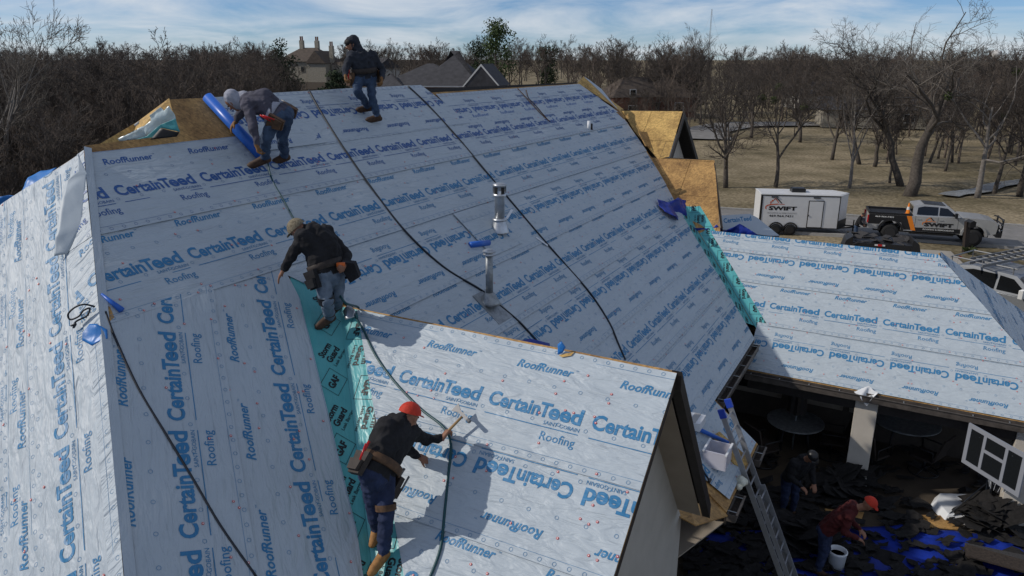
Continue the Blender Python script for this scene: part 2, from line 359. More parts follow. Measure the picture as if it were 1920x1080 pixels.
def sheet(plane, poly, org, ang, ink='ink', lo=.022, hi=.004, parent=None, nails=50, name='underlayment_sheet', band=(-.36, .865), paper='paper', seed=0, unit=UNIT, rpt=RPT, cell=.125, extra=0.0):
    parent = parent or house
    c, s = math.cos(ang), math.sin(ang); org = V3(org)
    M2 = np.array([[c, s], [-s, c]])                                         # plane -> sheet
    C = ccw([tuple(M2 @ (V3(p) - org)) for p in poly])
    C = ccw(clip_poly(C, [(-99, band[0]), (99, band[0]), (99, band[1]), (-99, band[1])]))
    if len(C) < 3: return None
    P = np.array(C); p0, p1 = P.min(0), P.max(0)
    def lift(q): return extra + lo + (hi - lo) * (q[:, 1] - band[0]) / (band[1] - band[0])
    def to3(q, h):
        uv = q @ M2 + org
        return plane.many(uv, h + wav(uv) + lift(q))
    # the sheet itself
    nx, ny = max(1, int((p1[0] - p0[0]) / cell)), max(1, int((p1[1] - p0[1]) / cell))
    xs, ys = np.linspace(p0[0], p1[0], nx + 1), np.linspace(p0[1], p1[1], ny + 1)
    idx = {}; vs = []; fs = []
    def vid(x, y):
        k = (round(x, 5), round(y, 5))
        if k not in idx: idx[k] = len(vs); vs.append(k)
        return idx[k]
    G = np.array([[x, y] for x in xs for y in ys]); ins = inside_all(G, C).reshape(nx + 1, ny + 1)
    for i in range(nx):
        for j in range(ny):
            q = [(xs[i], ys[j]), (xs[i + 1], ys[j]), (xs[i + 1], ys[j + 1]), (xs[i], ys[j + 1])]
            if not (ins[i, j] and ins[i + 1, j] and ins[i + 1, j + 1] and ins[i, j + 1]): q = clip_poly(q, C)
            f = []
            for a in q:
                k = vid(*a)
                if k not in f: f.append(k)
            if len(f) > 2: fs.append(tuple(f))
    q = np.array(vs); me = me_new(name, to3(q, np.zeros(len(q))) - HB, fs, [paper], None, True, q + [seed * 7.3, seed * 3.1])
    o = link(name, me, parent)
    # the print
    if unit is not None:
        um, ux = unit.reshape(-1, 2).min(0), unit.reshape(-1, 2).max(0)
        tri = []
        for k in range(int(math.floor((p0[0] - ux[0]) / rpt)), int(math.ceil((p1[0] - um[0]) / rpt)) + 1):
            T = unit + np.array([k * rpt, 0]); bb = np.array([[a, b] for a in (um[0] + k * rpt, ux[0] + k * rpt) for b in (um[1], ux[1])])
            if inside_all(bb, C).all(): tri.append(T); continue
            m = inside_all(T.reshape(-1, 2), C).reshape(-1, 3); full = m.all(1)
            if full.any(): tri.append(T[full])
            for t in T[~full]:
                if t[:, 0].max() < p0[0] or t[:, 0].min() > p1[0]: continue
                r = clip_poly(t, C)
                if len(r) > 2: tri.append(np.array([[r[0], r[i], r[i + 1]] for i in range(1, len(r) - 1)]))
        if tri:
            t = np.concatenate(tri).reshape(-1, 2); f = np.arange(len(t)).reshape(-1, 3).tolist()
            me = me_new('lettering', to3(t, np.full(len(t), .0035)) - HB, f, [ink], None, True, t + [seed * 7.3, seed * 3.1])
            link('lettering', me, o)['kind'] = 'stuff'
    # cap nails
    if nails:
        rg = random.Random(seed * 13 + 1); nm = MB(); pts = []
        x = p0[0]
        while x < p1[0]:
            x += rg.uniform(.5, 1.3); pts.append((x, band[0] + rg.uniform(.03, .09)))
        pts += [(rg.uniform(p0[0], p1[0]), rg.uniform(p0[1] + .1, p1[1] - .1)) for _ in range(int(nails * .6))]
        pts = np.array(pts); pts = pts[inside_all(pts, C)]
        if len(pts):
            W3 = to3(pts, np.full(len(pts), .003))
            for w in W3:
                for r_, z_, mi in ((.0125, .004, 0), (.006, .0065, 1)):
                    nm.add([w + (plane.u * math.cos(a) + plane.v * math.sin(a)) * r_ + plane.n * z_ for a in (j * math.pi / 4 for j in range(8))], [tuple(range(8))], mi)
            oo = obj('cap_nail', nm, ['nail_red', 'nail_white'], o); oo['kind'] = 'stuff'
    return o

def hipA(s): return 5.16 + .691 * (s / CS - 8.33)
RB = [(11.5, 19.85), (10.2, 20.85), (8.28, 19.72), (6.26, 17.98), (4.0, 16.25), (2.2, 14.6)]     # right border of the main slope (slope metres, A)
def rightA(s):
    for (s1, a1), (s0, a0) in zip(RB, RB[1:]):
        if s0 <= s <= s1: return a0 + (a1 - a0) * (s - s0) / (s1 - s0)
    return RB[0][1]
def Mpoly(s0, s1, left, rm=.1): return [(left(s0), s0), (rightA(s0) - rm, s0), (rightA(s1) - rm, s1), (left(s1), s1)]
wback = lambda s: 6.62 + (5.03 - .8332 * s / CS) / 1.35
PI = math.pi
# ---- main slope courses from the ridge down (upright: angle 0, upside-down: angle pi)
sheet(PM, [(12.75, 10.1), (20.55, 10.1), (19.9, 11.36), (12.75, 11.42)], (13.4, 10.97), PI, 'ink_dark', hi=.014, lo=.006, seed=1, nails=40)
sheet(PM, [(8.45, 10.42), (12.95, 10.45), (12.55, 11.62), (8.3, 11.6)], (8.9, 11.25), PI, 'ink_dark', hi=.016, lo=.008, seed=2, nails=24)
sheet(PM, [(7.34, 10.45), (8.75, 10.45), (8.55, 11.58), (7.34, 11.56)], (7.1, 11.2), PI, 'ink_dark', hi=.03, lo=.02, seed=3, nails=0)
sheet(PM, Mpoly(9.64, 10.80, lambda s: hipA(s) + .02), (5.09, 10.0), 0, 'ink_dark', seed=4, nails=60)
sheet(PM, Mpoly(8.59, 9.815, lambda s: hipA(s) + .02), (5.31, 8.95), 0, 'ink', seed=5, nails=80)
sheet(PM, [(6.95, 7.445), (rightA(7.445) - .1, 7.445), (rightA(8.67) - .1, 8.67), (6.12, 8.67)], (7.68, 8.31), PI, 'ink', hi=.022, lo=.004, seed=6, nails=70)
sheet(PM, Mpoly(6.46, 7.685, wback), (10.31, 6.82), 0, 'ink', seed=7, nails=60)
sheet(PM, Mpoly(5.425, 6.65, wback), (13.28, 6.29), PI, 'ink', hi=.022, lo=.004, seed=8, nails=60)
sheet(PM, Mpoly(4.55, 5.77, wback, .06), (14.73, 4.906), 0, 'ink', seed=9, nails=50)
sheet(PM, Mpoly(3.345, 4.58, wback, .04), (13.94, 4.22), PI, 'ink', hi=.022, lo=.004, seed=10, nails=40)
sheet(PM, [(10.2, 2.36), (12.2, 2.36), (12.2, 3.45), (9.98, 3.45)], (10.5, 2.72), 0, 'ink', seed=11, nails=14)
# ---- courses laid along the hip on the lower left of the same slope
SA = math.atan2(.8671, .4981)
sp_ = [(hipA(8.66) + .02, 8.66), (hipA(3.4) + .02, 3.4), (3.1, 3.4), (5.92, 7.25), (6.3, 8.66)]
def mA(px, py):
    r = at_z(px, py, 0) - np.array([0, 0, CAMZ]); o = np.array([0, 0, CAMZ]); t = ((PM.O - o) @ PM.n) / (r @ PM.n); p = o + r * t - PM.O
    return p @ PM.u, p @ PM.v
S1, S2 = mA(366, 790.7), mA(551, 705.7)
sheet(PM, sp_, S2, SA, 'ink', lo=.012, hi=.010, seed=12, nails=40, band=(-.29, .865))
sheet(PM, sp_, S1, SA, 'ink', lo=.022, hi=.014, seed=13, nails=40, band=(-.36, 1.4))
# ---- left hip end
LA = math.atan2(.734, -.679)
lp = [(-8.34, 5.13 * CL), (-15.6, 1.2 * CL), (-2.62, 1.2 * CL)]
for k, (o_, sd_) in enumerate((((-6.23, 5.275), 14), ((-6.77, 4.65), 15), ((-7.58, 3.90), 16), ((-8.39, 3.15), 17), ((-9.2, 2.4), 27))):
    sheet(PL, lp, o_, LA, 'ink', lo=.009, hi=.007, seed=sd_, nails=36, extra=.004 * (4 - k), band=(-.60, .865) if k == 0 else (-.36, .865))
# ---- lit gable wing
wp = [(-1.765, 8.58), (-1.765, 3.7), (-1.80, 3.7), (-(6.6 - .86), 8.58)]
sheet(PW, wp, (-3.54, 7.705), 0, 'ink', seed=18, nails=36)
sheet(PW, wp, (-3.30 - .22, 7.335), PI, 'ink', hi=.022, lo=.006, seed=19, nails=36)
sheet(PW, wp, (-3.62, 5.788), 0, 'ink', lo=.012, hi=.005, seed=20, nails=30)
# ---- patio slope
def pB(px, py):
    r = at_z(px, py, 0) - np.array([0, 0, CAMZ]); o = np.array([0, 0, CAMZ]); t = ((PP.O - o) @ PP.n) / (r @ PP.n); p = o + r * t - PP.O
    return p @ PP.u, p @ PP.v
def Ppoly(s0, s1, lf=None): return [((-(s0 / CS - 13.54) + .32) if lf is None else lf, s0), (.71 + (23.6 - s0) / CS, s0), (.71 + (23.6 - s1) / CS, s1), ((-(s1 / CS - 13.54) + .32) if lf is None else lf, s1)]
p1 = pB(1357.7, 447.9); sheet(PP, Ppoly(23.09, 23.64), (p1[0] - .67, 23.45), 0, 'ink', seed=21, nails=24)
p2 = pB(1492, 483); sheet(PP, Ppoly(22.25, 23.48), (p2[0], 23.119), PI, 'ink', hi=.02, lo=.003, seed=22, nails=60)
p3 = pB(1441.7, 585); sheet(PP, Ppoly(21.18, 22.405), (p3[0], 21.54), 0, 'ink', seed=23, nails=60, extra=-.002)
p4 = pB(1546.7, 648.75); sheet(PP, Ppoly(19.97, 21.24, -2.64), (p4[0], 20.884), PI, 'ink', hi=.010, lo=.002, seed=24, nails=60)
# right-hand hip face of the patio roof and the porch roof beyond it
PR = Plane(HW(0, 0, 4.38 + .71 * .8332), -AX, -(-BX * CT_ * -1) * -1 * -1 + ZX * ST_) if False else Plane(HW(0, -.71, 4.38), AX, BX * CT_ + ZX * ST_)
sheet(PR, [(18.12, 0), (15.4, -2.72 * CS), (21.2, -2.72 * CS), (18.6, 0)], (16.5, -.55), R(8), 'ink', seed=25, nails=20, lo=.02, hi=.01)
sheet(PR, [(18.12, 0), (15.4, -2.72 * CS), (21.2, -2.72 * CS), (18.6, 0)], (16.9, -1.75), R(8), 'ink', seed=26, nails=20, lo=.012, hi=.006)

sheet(PR, [(18.12, 0), (15.4, -2.72 * CS), (21.2, -2.72 * CS), (18.6, 0)], (17.3, -2.95), R(8), 'ink', seed=28, nails=10, lo=.010, hi=.004)
# ---- peel-and-stick membrane in the valleys, with its black print
def gaf_unit():
    T = []
    def rot(t, a, o): c, s = math.cos(a), math.sin(a); return t @ np.array([[c, s], [-s, c]]) + V3(o)
    box = np.concatenate([rect2(-.15, .15, -.12, -.114), rect2(-.15, .15, .114, .12), rect2(-.15, -.144, -.12, .12), rect2(.144, .15, -.12, .12), fit('GAF', -.10, .10, -.045, .045, bold=.05)])
    txt = np.concatenate([fit('Storm', -.15, .10, .02, .10, bold=.04, base=True), fit('Guard', -.15, .12, -.085, -.005, bold=.04, base=True), fit('Leak Barrier', -.15, .16, -.155, -.115, bold=.01)])
    for x, y, a, t in ((.18, .20, -.45, box), (.60, .20, -.45, txt), (.35, -.19, 2.65, box), (.78, -.20, 2.65, txt)): T.append(rot(t, a, (x, y)))
    return np.concatenate(T)
GAF = gaf_unit()
def valley_strip(plane, a, b, side, w, seed, print_shift, top=None):
    a, b = V3(a), V3(b); d = (b - a) / np.linalg.norm(b - a); nrm = np.array([-d[1], d[0]]) * side; L = np.linalg.norm(b - a)
    poly = [a, b, b + nrm * w, a + nrm * w]
    if top is not None: poly = clip_poly(ccw([tuple(q) for q in poly]), [(-99, -99), (99, -99), (99, top), (-99, top)])
    half = GAF[(GAF[:, :, 1].mean(1) * side) > 0]
    return sheet(plane, [tuple(p) for p in poly], tuple(a + d * print_shift), math.atan2(d[1], d[0]), 'ink_black', lo=-.003, hi=-.003, seed=seed, nails=0, name='valley_membrane', band=(-w - .01, w + .01), paper='membrane', unit=half, rpt=.86)
# valley between main slope and gable wing: A = B + .562
def MV(B, off): return (B + off, B * CS)
def WV(A, off): return (-(A - off), A * CS)
valley_strip(PM, MV(6.62, .57), MV(2.6, .57), -1, .62, 30, .1)
valley_strip(PW, WV(6.6, .57), WV(3.2, .57), 1, .62, 31, .3, 8.575)
valley_strip(PM, MV(5.2, 13.53), MV(2.7, 13.53), -1, .36, 32, .2)
valley_strip(PP, (-(18.75 - 13.55), 18.75 * CS), (-(16.15 - 13.55), 16.15 * CS), 1, .36, 33, .1)
# ---- paper folded over the hip: ends of the main-slope courses wrapped onto the left hip end
def hipL(s):                                   # the hip point at slope length s, in the left plane
    A_ = hipA(s); B_ = s / CS; return (-B_, A_ * CL)
def wrap(s0, s1, w0, w1, seed, org, lift):
    a, b = V3(hipL(s0)), V3(hipL(s1)); d = (b - a) / np.linalg.norm(b - a); nr = np.array([-d[1], d[0]])
    sheet(PL, [tuple(a), tuple(b), tuple(b + nr * w1), tuple(a + nr * w0)], org, LA - R(62), 'ink_dark' if seed == 40 else 'ink', lo=lift, hi=lift, seed=seed, nails=0, band=(-30, 30))
wrap(9.62, 10.82, .34, .10, 40, hipL(10.0), .033)
wrap(8.55, 9.7, .18, .36, 41, hipL(8.95), .029)
wrap(3.4, 8.6, .13, .15, 42, (-4, 1), .027)
a_, b_ = V3((hipA(3.4), 3.4)), V3((hipA(10.86), 10.86)); d_ = (b_ - a_) / np.linalg.norm(b_ - a_); n_ = np.array([d_[1], -d_[0]])
sheet(PM, [tuple(a_ - n_ * .035), tuple(b_ - n_ * .035), tuple(b_ + n_ * .045), tuple(a_ + n_ * .055)], (0, 0), SA, 'ink', lo=.032, hi=.032, seed=43, nails=0, unit=None, band=(-99, 99))
# ------------------------------------------------------------------ decks, walls and trim of the house
def deck(name, plane, poly, t=.03, m='osb', h=-.008, parent=None, mi=None):
    mb = MB(); mb.prism([plane.at(u, v, h) for u, v in poly], -plane.n * t)
    return obj(name, mb, m, parent or house)
def hprism(mb, pts, d, mi=0): mb.prism([HW(*p) for p in pts], d, mi)
deck('roof_deck', PM, [(hipA(3.4), 3.4), (3.2, 3.4), (6.6, 7.86), (8.75, 3.35), (9.95, 3.35), (9.95, 2.3), (12.28, 2.3), (12.28, 3.37), (15.6, 3.37), (17.98, 6.26), (19.72, 8.28),
                       (20.85, 10.2), (19.92, 11.37), (12.6, 11.4), (12.55, 11.6), (6.78, 11.6), (6.46, 10.96), (5.2, 10.93)])
deck('roof_deck', PW, [(-1.775, 8.6), (-1.775, 3.65), (-2.5, 3.65), (-6.0, 8.6)])
deck('roof_deck', PL, [(-8.36, 5.17 * CL), (-15.6, 1.15 * CL), (-2.62, 1.15 * CL)])
deck('roof_deck', PP, [(-5.0, 23.62), (.71, 23.62), (3.43, 20.0), (-2.60, 20.0), (-2.60, 21.05)])
deck('roof_deck', PR, [(18.12, 0), (15.38, -2.74 * CS), (21.2, -2.74 * CS), (18.6, 0)])
# slopes turned away from the camera
mb = MB()
for q in ([(6.78, 8.92, 7.985), (19.92, 8.78, 7.86), (22.5, 15.4, 2.6), (1.2, 15.6, 2.7), (5.0, 8.7, 7.2), (6.6, 8.9, 7.7)],
          [(6.6, 1.78, 5.58), (6.6, 6.04, 5.58), (8.9, 6.04, 2.5), (8.5, 1.78, 3.02)],
          [(18.16, 5.0, 4.40), (18.16, -.71, 4.37), (20.8, -3.4, 2.1), (20.8, 2.4, 2.1)],
          [(19.92, 8.75, 7.83), (20.85, 7.84, 7.07), (24.5, 8.0, 4.0), (22.5, 15.4, 2.6)]):
    mb.prism([HW(*p) for p in q], HW(0, 0, -.03) - HW(0, 0, 0))
obj('rear_roof_slope', mb, 'shingle', house)
# gablet closing the left end of the main ridge
mb = MB(); mb.prism([at_y(317, 184, 10.22), at_y(335, 253, 9.72), at_y(240, 266, 9.66), at_y(168, 281, 9.0), at_y(258, 228, 10.1)], (.0, .03, -.03)); obj('gablet', mb, 'osb_new', house)
# ---- bare sheathing on the wing beyond the valley, laid panel by panel on the patio-side slope
def panels(poly, u0, v0, du, dv, mname, plane=PP, h=.0):
    C = ccw(poly); P = np.array(C); (a0, b0), (a1, b1) = P.min(0), P.max(0)
    for i in range(int((a0 - u0) / du) - 1, int((a1 - u0) / du) + 2):
        for j in range(int((b0 - v0) / dv) - 1, int((b1 - v0) / dv) + 2):
            g = .005; off = (j % 2) * du * .5
            q = clip_poly([(u0 + i * du + off + g, v0 + j * dv + g), (u0 + (i + 1) * du + off - g, v0 + j * dv + g), (u0 + (i + 1) * du + off - g, v0 + (j + 1) * dv - g), (u0 + i * du + off + g, v0 + (j + 1) * dv - g)], C)
            if len(q) > 2:
                e = random.uniform(-.003, .003); m_ = MB(); m_.prism([plane.at(u, v, h + e) for u, v in q], -plane.n * .012); obj('deck_panel', m_, mname, house)
def PPx(A, B): return (-B, A * CS)
panels([PPx(19.93, 6.50), PPx(19.97, 4.76), PPx(18.1, 4.02), PPx(17.4, 3.85), PPx(18.2, 4.85)], -6.6, 23.5, 2.44, 1.22, 'osb')
panels([PPx(21.3, 8.06), PPx(21.35, 6.10), PPx(20.0, 6.01), PPx(19.85, 6.45), PPx(20.7, 7.3)], -8.5, 26.6, 1.5, 1.22, 'osb_new')
panels([(19.9, 11.36), (20.83, 10.2), (20.3, 9.2), (20.9, 9.0), (21.6, 10.2), (20.8, 11.6)], 19, 9, 2.44, 1.22, 'osb_new', PM, -.10)
panels([PPx(20.0, 6.6), PPx(19.92, 6.0), PPx(19.3, 5.8), PPx(19.2, 5.95)], -8.5, 24.1, 2.44, 1.22, 'osb', PP, -.02)
mb = MB(); mb.prism([at_y(1083, 156, 21.7), at_y(1094, 143, 22.1), at_y(1118, 165, 22.3), at_y(1162, 209, 22.1), at_y(1148, 198, 21.8)], (0.02, .03, -.02)); obj('deck_panel', mb, 'osb_new', house)
mb = MB(); mb.prism([at_y(1094, 143, 22.1), at_y(1104, 149, 22.6), at_y(1128, 167, 22.7), at_y(1160, 207, 22.25), at_y(1118, 165, 22.3)], (0.02, .03, -.02)); obj('torn_paper', mb, 'paper', house)
# roofs standing behind those panels and their gable wall
mb = MB()
hprism(mb, [(19.97, 6.5, 5.92), (19.97, 4.76, 5.92), (21.6, 5.5, 4.5), (21.6, 6.8, 4.5)], (0, 0, -.03))
hprism(mb, [(21.35, 8.2, 7.06), (21.35, 6.1, 7.06), (23.4, 6.1, 5.3), (23.4, 8.2, 5.3)], (0, 0, -.03)); obj('rear_roof_slope', mb, 'shingle', house)
mb = MB(); hprism(mb, [(21.3, 6.06, 7.04), (19.98, 5.98, 5.92), (19.98, 5.98, 5.74), (21.3, 6.06, 6.86), (23.4, 6.06, 5.1), (23.4, 6.06, 5.3)], -BX * .05); obj('rake_board', mb, 'fascia', house)
mb = MB(); hprism(mb, [(21.3, 6.35, 6.8), (20.1, 6.35, 5.7), (20.1, 6.35, 1), (23, 6.35, 1), (23, 6.35, 5.3)], BX * .1); w_ = obj('wall', mb, 'stucco_warm', house)
mb = MB(); mb.box(HW(20.6, 6.33, 5.1), (.5, .04, .7), [AX, BX, ZX]); obj('window', mb, 'glass_dark', house)
mb = MB(); hprism(mb, [(19.9, 4.75, 5.86), (18.3, 4.05, 4.5), (18.3, 4.05, 4.36), (19.9, 4.75, 5.72)], -BX * .03); obj('rake_board', mb, 'fascia', house)
# ---- gable end of the lit wing: rake boards, soffit, wall
mb = MB()
def rake(mb, A0, z0, A1, z1, B, w, d): hprism(mb, [(A0, B, z0), (A1, B, z1), (A1, B, z1 - d), (A0, B, z0 - d)], -BX * w)
rake(mb, 6.6, 5.555, 2.6, 2.222, 1.80, .022, .15); o_ = obj('rake_board', mb, 'leather_dark', house)
mb = MB(); rake(mb, 6.6, 5.60, 8.52, 3.0, 1.82, .10, .20); obj('rake_board', mb, 'fascia', house)
mb = MB(); hprism(mb, [(6.6, 1.84, 5.40), (8.5, 1.84, 2.83), (8.5, 2.14, 2.83), (6.6, 2.14, 5.40)], (0, 0, -.02)); obj('soffit', mb, 'soffit', house)
mb = MB(); hprism(mb, [(6.6, 1.84, 5.40), (2.6, 1.84, 2.05), (2.6, 2.14, 2.05), (6.6, 2.14, 5.40)], (0, 0, -.02)); obj('soffit', mb, 'soffit', house)
mb = MB(); hprism(mb, [(6.6, 2.14, 5.42), (8.72, 2.14, 2.55), (8.72, 2.14, -.3), (3.0, 2.14, -.3), (3.0, 2.14, 2.4)], BX * .15); obj('gable_wall', mb, 'stucco', house)
# ---- outer walls
mb = MB()
for c0, c1 in (((8.6, 2.16), (8.75, 3.6)), ((8.6, 3.55), (17.9, 3.7)), ((3.1, 2.3), (3.25, 4.2)), ((2.2, 4), (2.35, 14.6)), ((2.2, 14.5), (21, 14.65))):
    mb.box(HW((c0[0] + c1[0]) / 2, (c0[1] + c1[1]) / 2, 1.1), (abs(c1[0] - c0[0]), abs(c1[1] - c0[1]), 2.8), [AX, BX, ZX])
obj('wall', mb, 'stucco', house)
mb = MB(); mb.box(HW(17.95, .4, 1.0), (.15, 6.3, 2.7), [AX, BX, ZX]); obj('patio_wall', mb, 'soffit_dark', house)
for B_ in (2.75, 1.35, .0):
    mb = MB(); mb.box(HW(17.86, B_, 1.35), (.03, 1.05, 1.5), [AX, BX, ZX]); f_ = obj('window', mb, 'glass_dark', house)
    mb = MB()
    for db, dz, sb, sz in ((.56, 0, .09, 1.7), (-.56, 0, .09, 1.7), (0, .8, 1.2, .1), (0, -.8, 1.2, .12)): mb.box(HW(17.84, B_ + db, 1.35 + dz), (.06, sb, sz), [AX, BX, ZX])
    obj('frame', mb, 'soffit', f_)
for B_ in (4.6, 6.0):
    mb = MB(); mb.box(HW(12.0 + (B_ - 4.6) * 2, 3.53, 1.1), (1.6, .03, 1.9), [AX, BX, ZX]); obj('window', mb, 'glass_dark', house)
# ---- gutters and fascia boards
def gutter(p, q, out, w=.13, h=.12, m='gutter'):
    p, q = V3(p), V3(q); d = q - p; L = np.linalg.norm(d); d /= L; out = V3(out); mb = MB(); c = (p + q) / 2
    mb.box(c + out * .01 + ZX * -h / 2, (L, .02, h), [d, out, ZX]); mb.box(c + out * w / 2 - ZX * h, (L, w, .012), [d, out, ZX])
    mb.box(c + out * w + ZX * -h / 2, (L, .014, h), [d, out, ZX]); mb.box(c + out * (w + .012) + ZX * .002, (L, .03, .014), [d, out, ZX])
    for e in (p, q): mb.box(e + out * w / 2 - ZX * h / 2, (.01, w, h), [d, out, ZX])
    g = obj('gutter', mb, m, house); mb = MB()
    mb.box(c + out * w / 2 - ZX * (h - .03), (L - .03, w - .03, .03), [d, out, ZX]); obj('gutter_debris', mb, 'grime', g)
    mb = MB(); k = int(L / .6)
    for i in range(k + 1): mb.box(p + d * (L * (i + .2) / (k + .4)) + out * w * .5 + ZX * .004, (.02, w + .02, .006), [d, out, ZX])
    obj('gutter_bracket', mb, 'galv_dull', g, kind='stuff')
me_ = .56 + .8332 * 3.33 / CS
gutter(HW(12.3, 3.33 / CS, me_ - .03), HW(15.45, 3.33 / CS, me_ - .03), -BX)
mz = .56 + .8332 * 2.3 / CS
gutter(HW(9.95, 2.3 / CS, mz - .03), HW(10.55, 2.3 / CS, mz - .03), -BX); gutter(HW(11.75, 2.3 / CS, mz - .03), HW(12.28, 2.3 / CS, mz - .03), -BX)
pe = -10.72 + .8332 * 20.0 / CS
gutter(HW(20.0 / CS, 2.62, pe - .03), HW(20.0 / CS, -3.46, pe - .03), -AX, .12, .13)
mb = MB(); mb.box(HW(20.0 / CS + .16, -.42, pe - .28), (.16, 6.0, .3), [AX, BX, ZX]); obj('patio_beam', mb, 'fascia', house)
mb = MB(); mb.box(HW(13.9, 3.33 / CS + .02, me_ - .16), (3.2, .04, .2), [AX, BX, ZX]); mb.box(HW(11.1, 2.3 / CS + .02, mz - .14), (2.3, .03, .16), [AX, BX, ZX])
mb.box(HW(9.96, 2.2, mz + .15), (.04, .9, .18), [AX, BX * CT_ + ZX * ST_, -BX * ST_ + ZX * CT_]); obj('fascia_board', mb, 'fascia', house)
mb = MB(); hprism(mb, [(9.98, 1.8, mz - .2), (12.25, 1.8, mz - .2), (12.25, 3.5, mz - .2), (8.75, 3.5, mz - .2), (8.75, 2.2, mz - .2)], (0, 0, -.02)); obj('soffit', mb, 'soffit', house)
mb = MB(); mb.prism([HW(8.55, 1.9, 2.62), HW(9.95, 1.75, 1.98), HW(9.95, 2.6, 2.66), HW(8.75, 2.6, 2.66)], (0, 0, -.02)); obj('deck_panel', mb, 'osb', house)
# patio columns
for A_, B_, w_ in ((15.62, .22, .42), (15.62, -2.55, .42), (20.2, -2.7, .4)):
    mb = MB(); mb.box(HW(A_, B_, .92), (w_, w_, 2.3), [AX, BX, ZX]); mb.box(HW(A_, B_, -.1), (w_ + .06, w_ + .06, .22), [AX, BX, ZX]); obj('patio_column', mb, 'stucco_warm', house, bevel=.01)
# ---- pipes, jack and flashing on the main slope
def Mp(A, s, h=0.0): return PM.at(A, s, h)
def flash(mb, A, s, w, l, mi=0):
    mb.box(Mp(A, s, .03), (w, l, .008), [PM.u, PM.v, PM.n], mi)
x, y = mA(937, 437)
vp = thing('flue_pipe', 'tall galvanised flue pipe with a wide vented cap on the blue roof slope', 'vent pipe', Mp(x, y, .02))
b0 = Mp(x, y, 0)
mb = MB(); flash(mb, x, y - .03, .40, .50); obj('flashing', mb, 'galv_dull', vp)
mb = MB(); mb.lathe(b0, [(.165, .01), (.16, .03), (.135, .12), (.10, .22), (.095, .24)], 20); obj('boot_cone', mb, 'galv', vp, True)
mb = MB(); mb.lathe(b0 + ZX * .22, [(.125, 0), (.125, .03), (.10, .045)], 20); obj('storm_collar', mb, 'galv', vp, True)
mb = MB(); mb.lathe(b0 + ZX * .25, [(.085, 0), (.085, .36), (.09, .365), (.09, .39)], 20); obj('pipe', mb, 'galv', vp, True)
mb = MB(); mb.lathe(b0 + ZX * .62, [(.09, 0), (.115, .02), (.115, .055), (.10, .06), (.10, .18), (.118, .185), (.118, .215), (.105, .23), (.02, .24)], 20); cp_ = obj('cap', mb, 'galv', vp, True)
for k in range(5):
    mb = MB(); a = k * 2 * PI / 5 + .3; mb.box(b0 + ZX * .742 + V3([math.cos(a), math.sin(a), 0]) * .102, (.008, .065, .11), [V3([math.cos(a), math.sin(a), 0]), V3([-math.sin(a), math.cos(a), 0]), ZX])
    obj('cap_slot', mb, 'black', cp_)
x, y = mA(918, 572)
vp = thing('vent_pipe', 'slim grey vent pipe with a small round cap and square flashing', 'vent pipe', Mp(x, y, .02)); b0 = Mp(x, y, 0)
mb = MB(); flash(mb, x, y - .05, .42, .58); obj('flashing', mb, 'galv_dull', vp)
mb = MB(); mb.lathe(b0, [(.17, .02), (.15, .06), (.09, .17), (.07, .20)], 16); obj('boot_cone', mb, 'galv_dull', vp, True)
mb = MB(); mb.lathe(b0 + ZX * .15, [(.055, 0), (.055, .62)], 14); obj('pipe', mb, 'galv_dull', vp, True)
mb = MB(); mb.lathe(b0 + ZX * .76, [(.06, 0), (.095, .015), (.095, .03), (.07, .035), (.07, .055), (.098, .06), (.098, .075), (.05, .10), (.01, .105)], 16); obj('cap', mb, 'galv', vp, True)
x, y = mA(1104, 244); b0 = Mp(x, y)
vp = thing('plumbing_stub', 'short pale plastic vent stub near the far end of the roof', 'vent pipe', b0)
mb = MB(); mb.lathe(b0 - ZX * .03, [(.045, 0), (.045, .26)], 12); obj('pipe', mb, 'white_plastic', vp, True)
mb = MB(); mb.lathe(b0 - ZX * .02 + AX * .12, [(.05, 0), (.05, .17), (.02, .18)], 12); obj('boot', mb, 'black', vp, True)
mb = MB(); mb.box(HW(19.965 / CS, -.42, -10.72 + .8332 * 19.965 / CS - .012), (.012, 6.1, .07), [AX, BX, ZX]); obj('drip_edge', mb, 'gutter', house)
mb = MB(); mb.box(HW(14.0, 3.335 / CS, me_ - .012), (3.2, .012, .07), [AX, BX, ZX]); obj('drip_edge', mb, 'gutter', house)
# ------------------------------------------------------------------ ground
def sm(e0, e1, x):
    t = min(1, max(0, (x - e0) / (e1 - e0))); return t * t * (3 - 2 * t)
CREEK = [(37.4, 63.0), (38.8, 64.2), (42, 65.8), (46.5, 69.5), (56, 73), (74, 74)]
def creek_d(x, y):
    best = 1e9
    for (x0, y0), (x1, y1) in zip(CREEK, CREEK[1:]):
        dx, dy = x1 - x0, y1 - y0; t = min(1, max(0, ((x - x0) * dx + (y - y0) * dy) / (dx * dx + dy * dy)))
        best = min(best, math.hypot(x - x0 - t * dx, y - y0 - t * dy))
    return best
def gh(x, y):
    dx = max(-16 - x, 0, x - 13); dy = max(-12 - y, 0, y - 24); d = math.hypot(dx, dy)
    z = 2.3 * (1 - sm(0, 15, d))
    z = max(z, 2.65 * (1 - sm(4, 17, math.hypot(x - 16.5, y - 23)))) if x > 12.5 else z
    if y > 90: z += 3.2 * sm(90, 170, y) * (1 - sm(10, 60, x))
    if x < -20: z += -1.5 * sm(-20, -50, x) * (1 - sm(60, 120, y))
    if x > 15 and y > 45:
        c = creek_d(x, y)
        if c < 2.6: z -= .45 * (1 - sm(.6, 2.6, c))
    z += .10 * noise.noise(Vector((x * .12, y * .12, 0))) + (.03 * noise.noise(Vector((x * .6, y * .6, 4))) if abs(x) < 90 and y < 120 else 0)
    return z
def axis(a):
    out = []
    for lo, hi, st in a: out += list(np.arange(lo, hi, st))
    return out + [a[-1][1]]
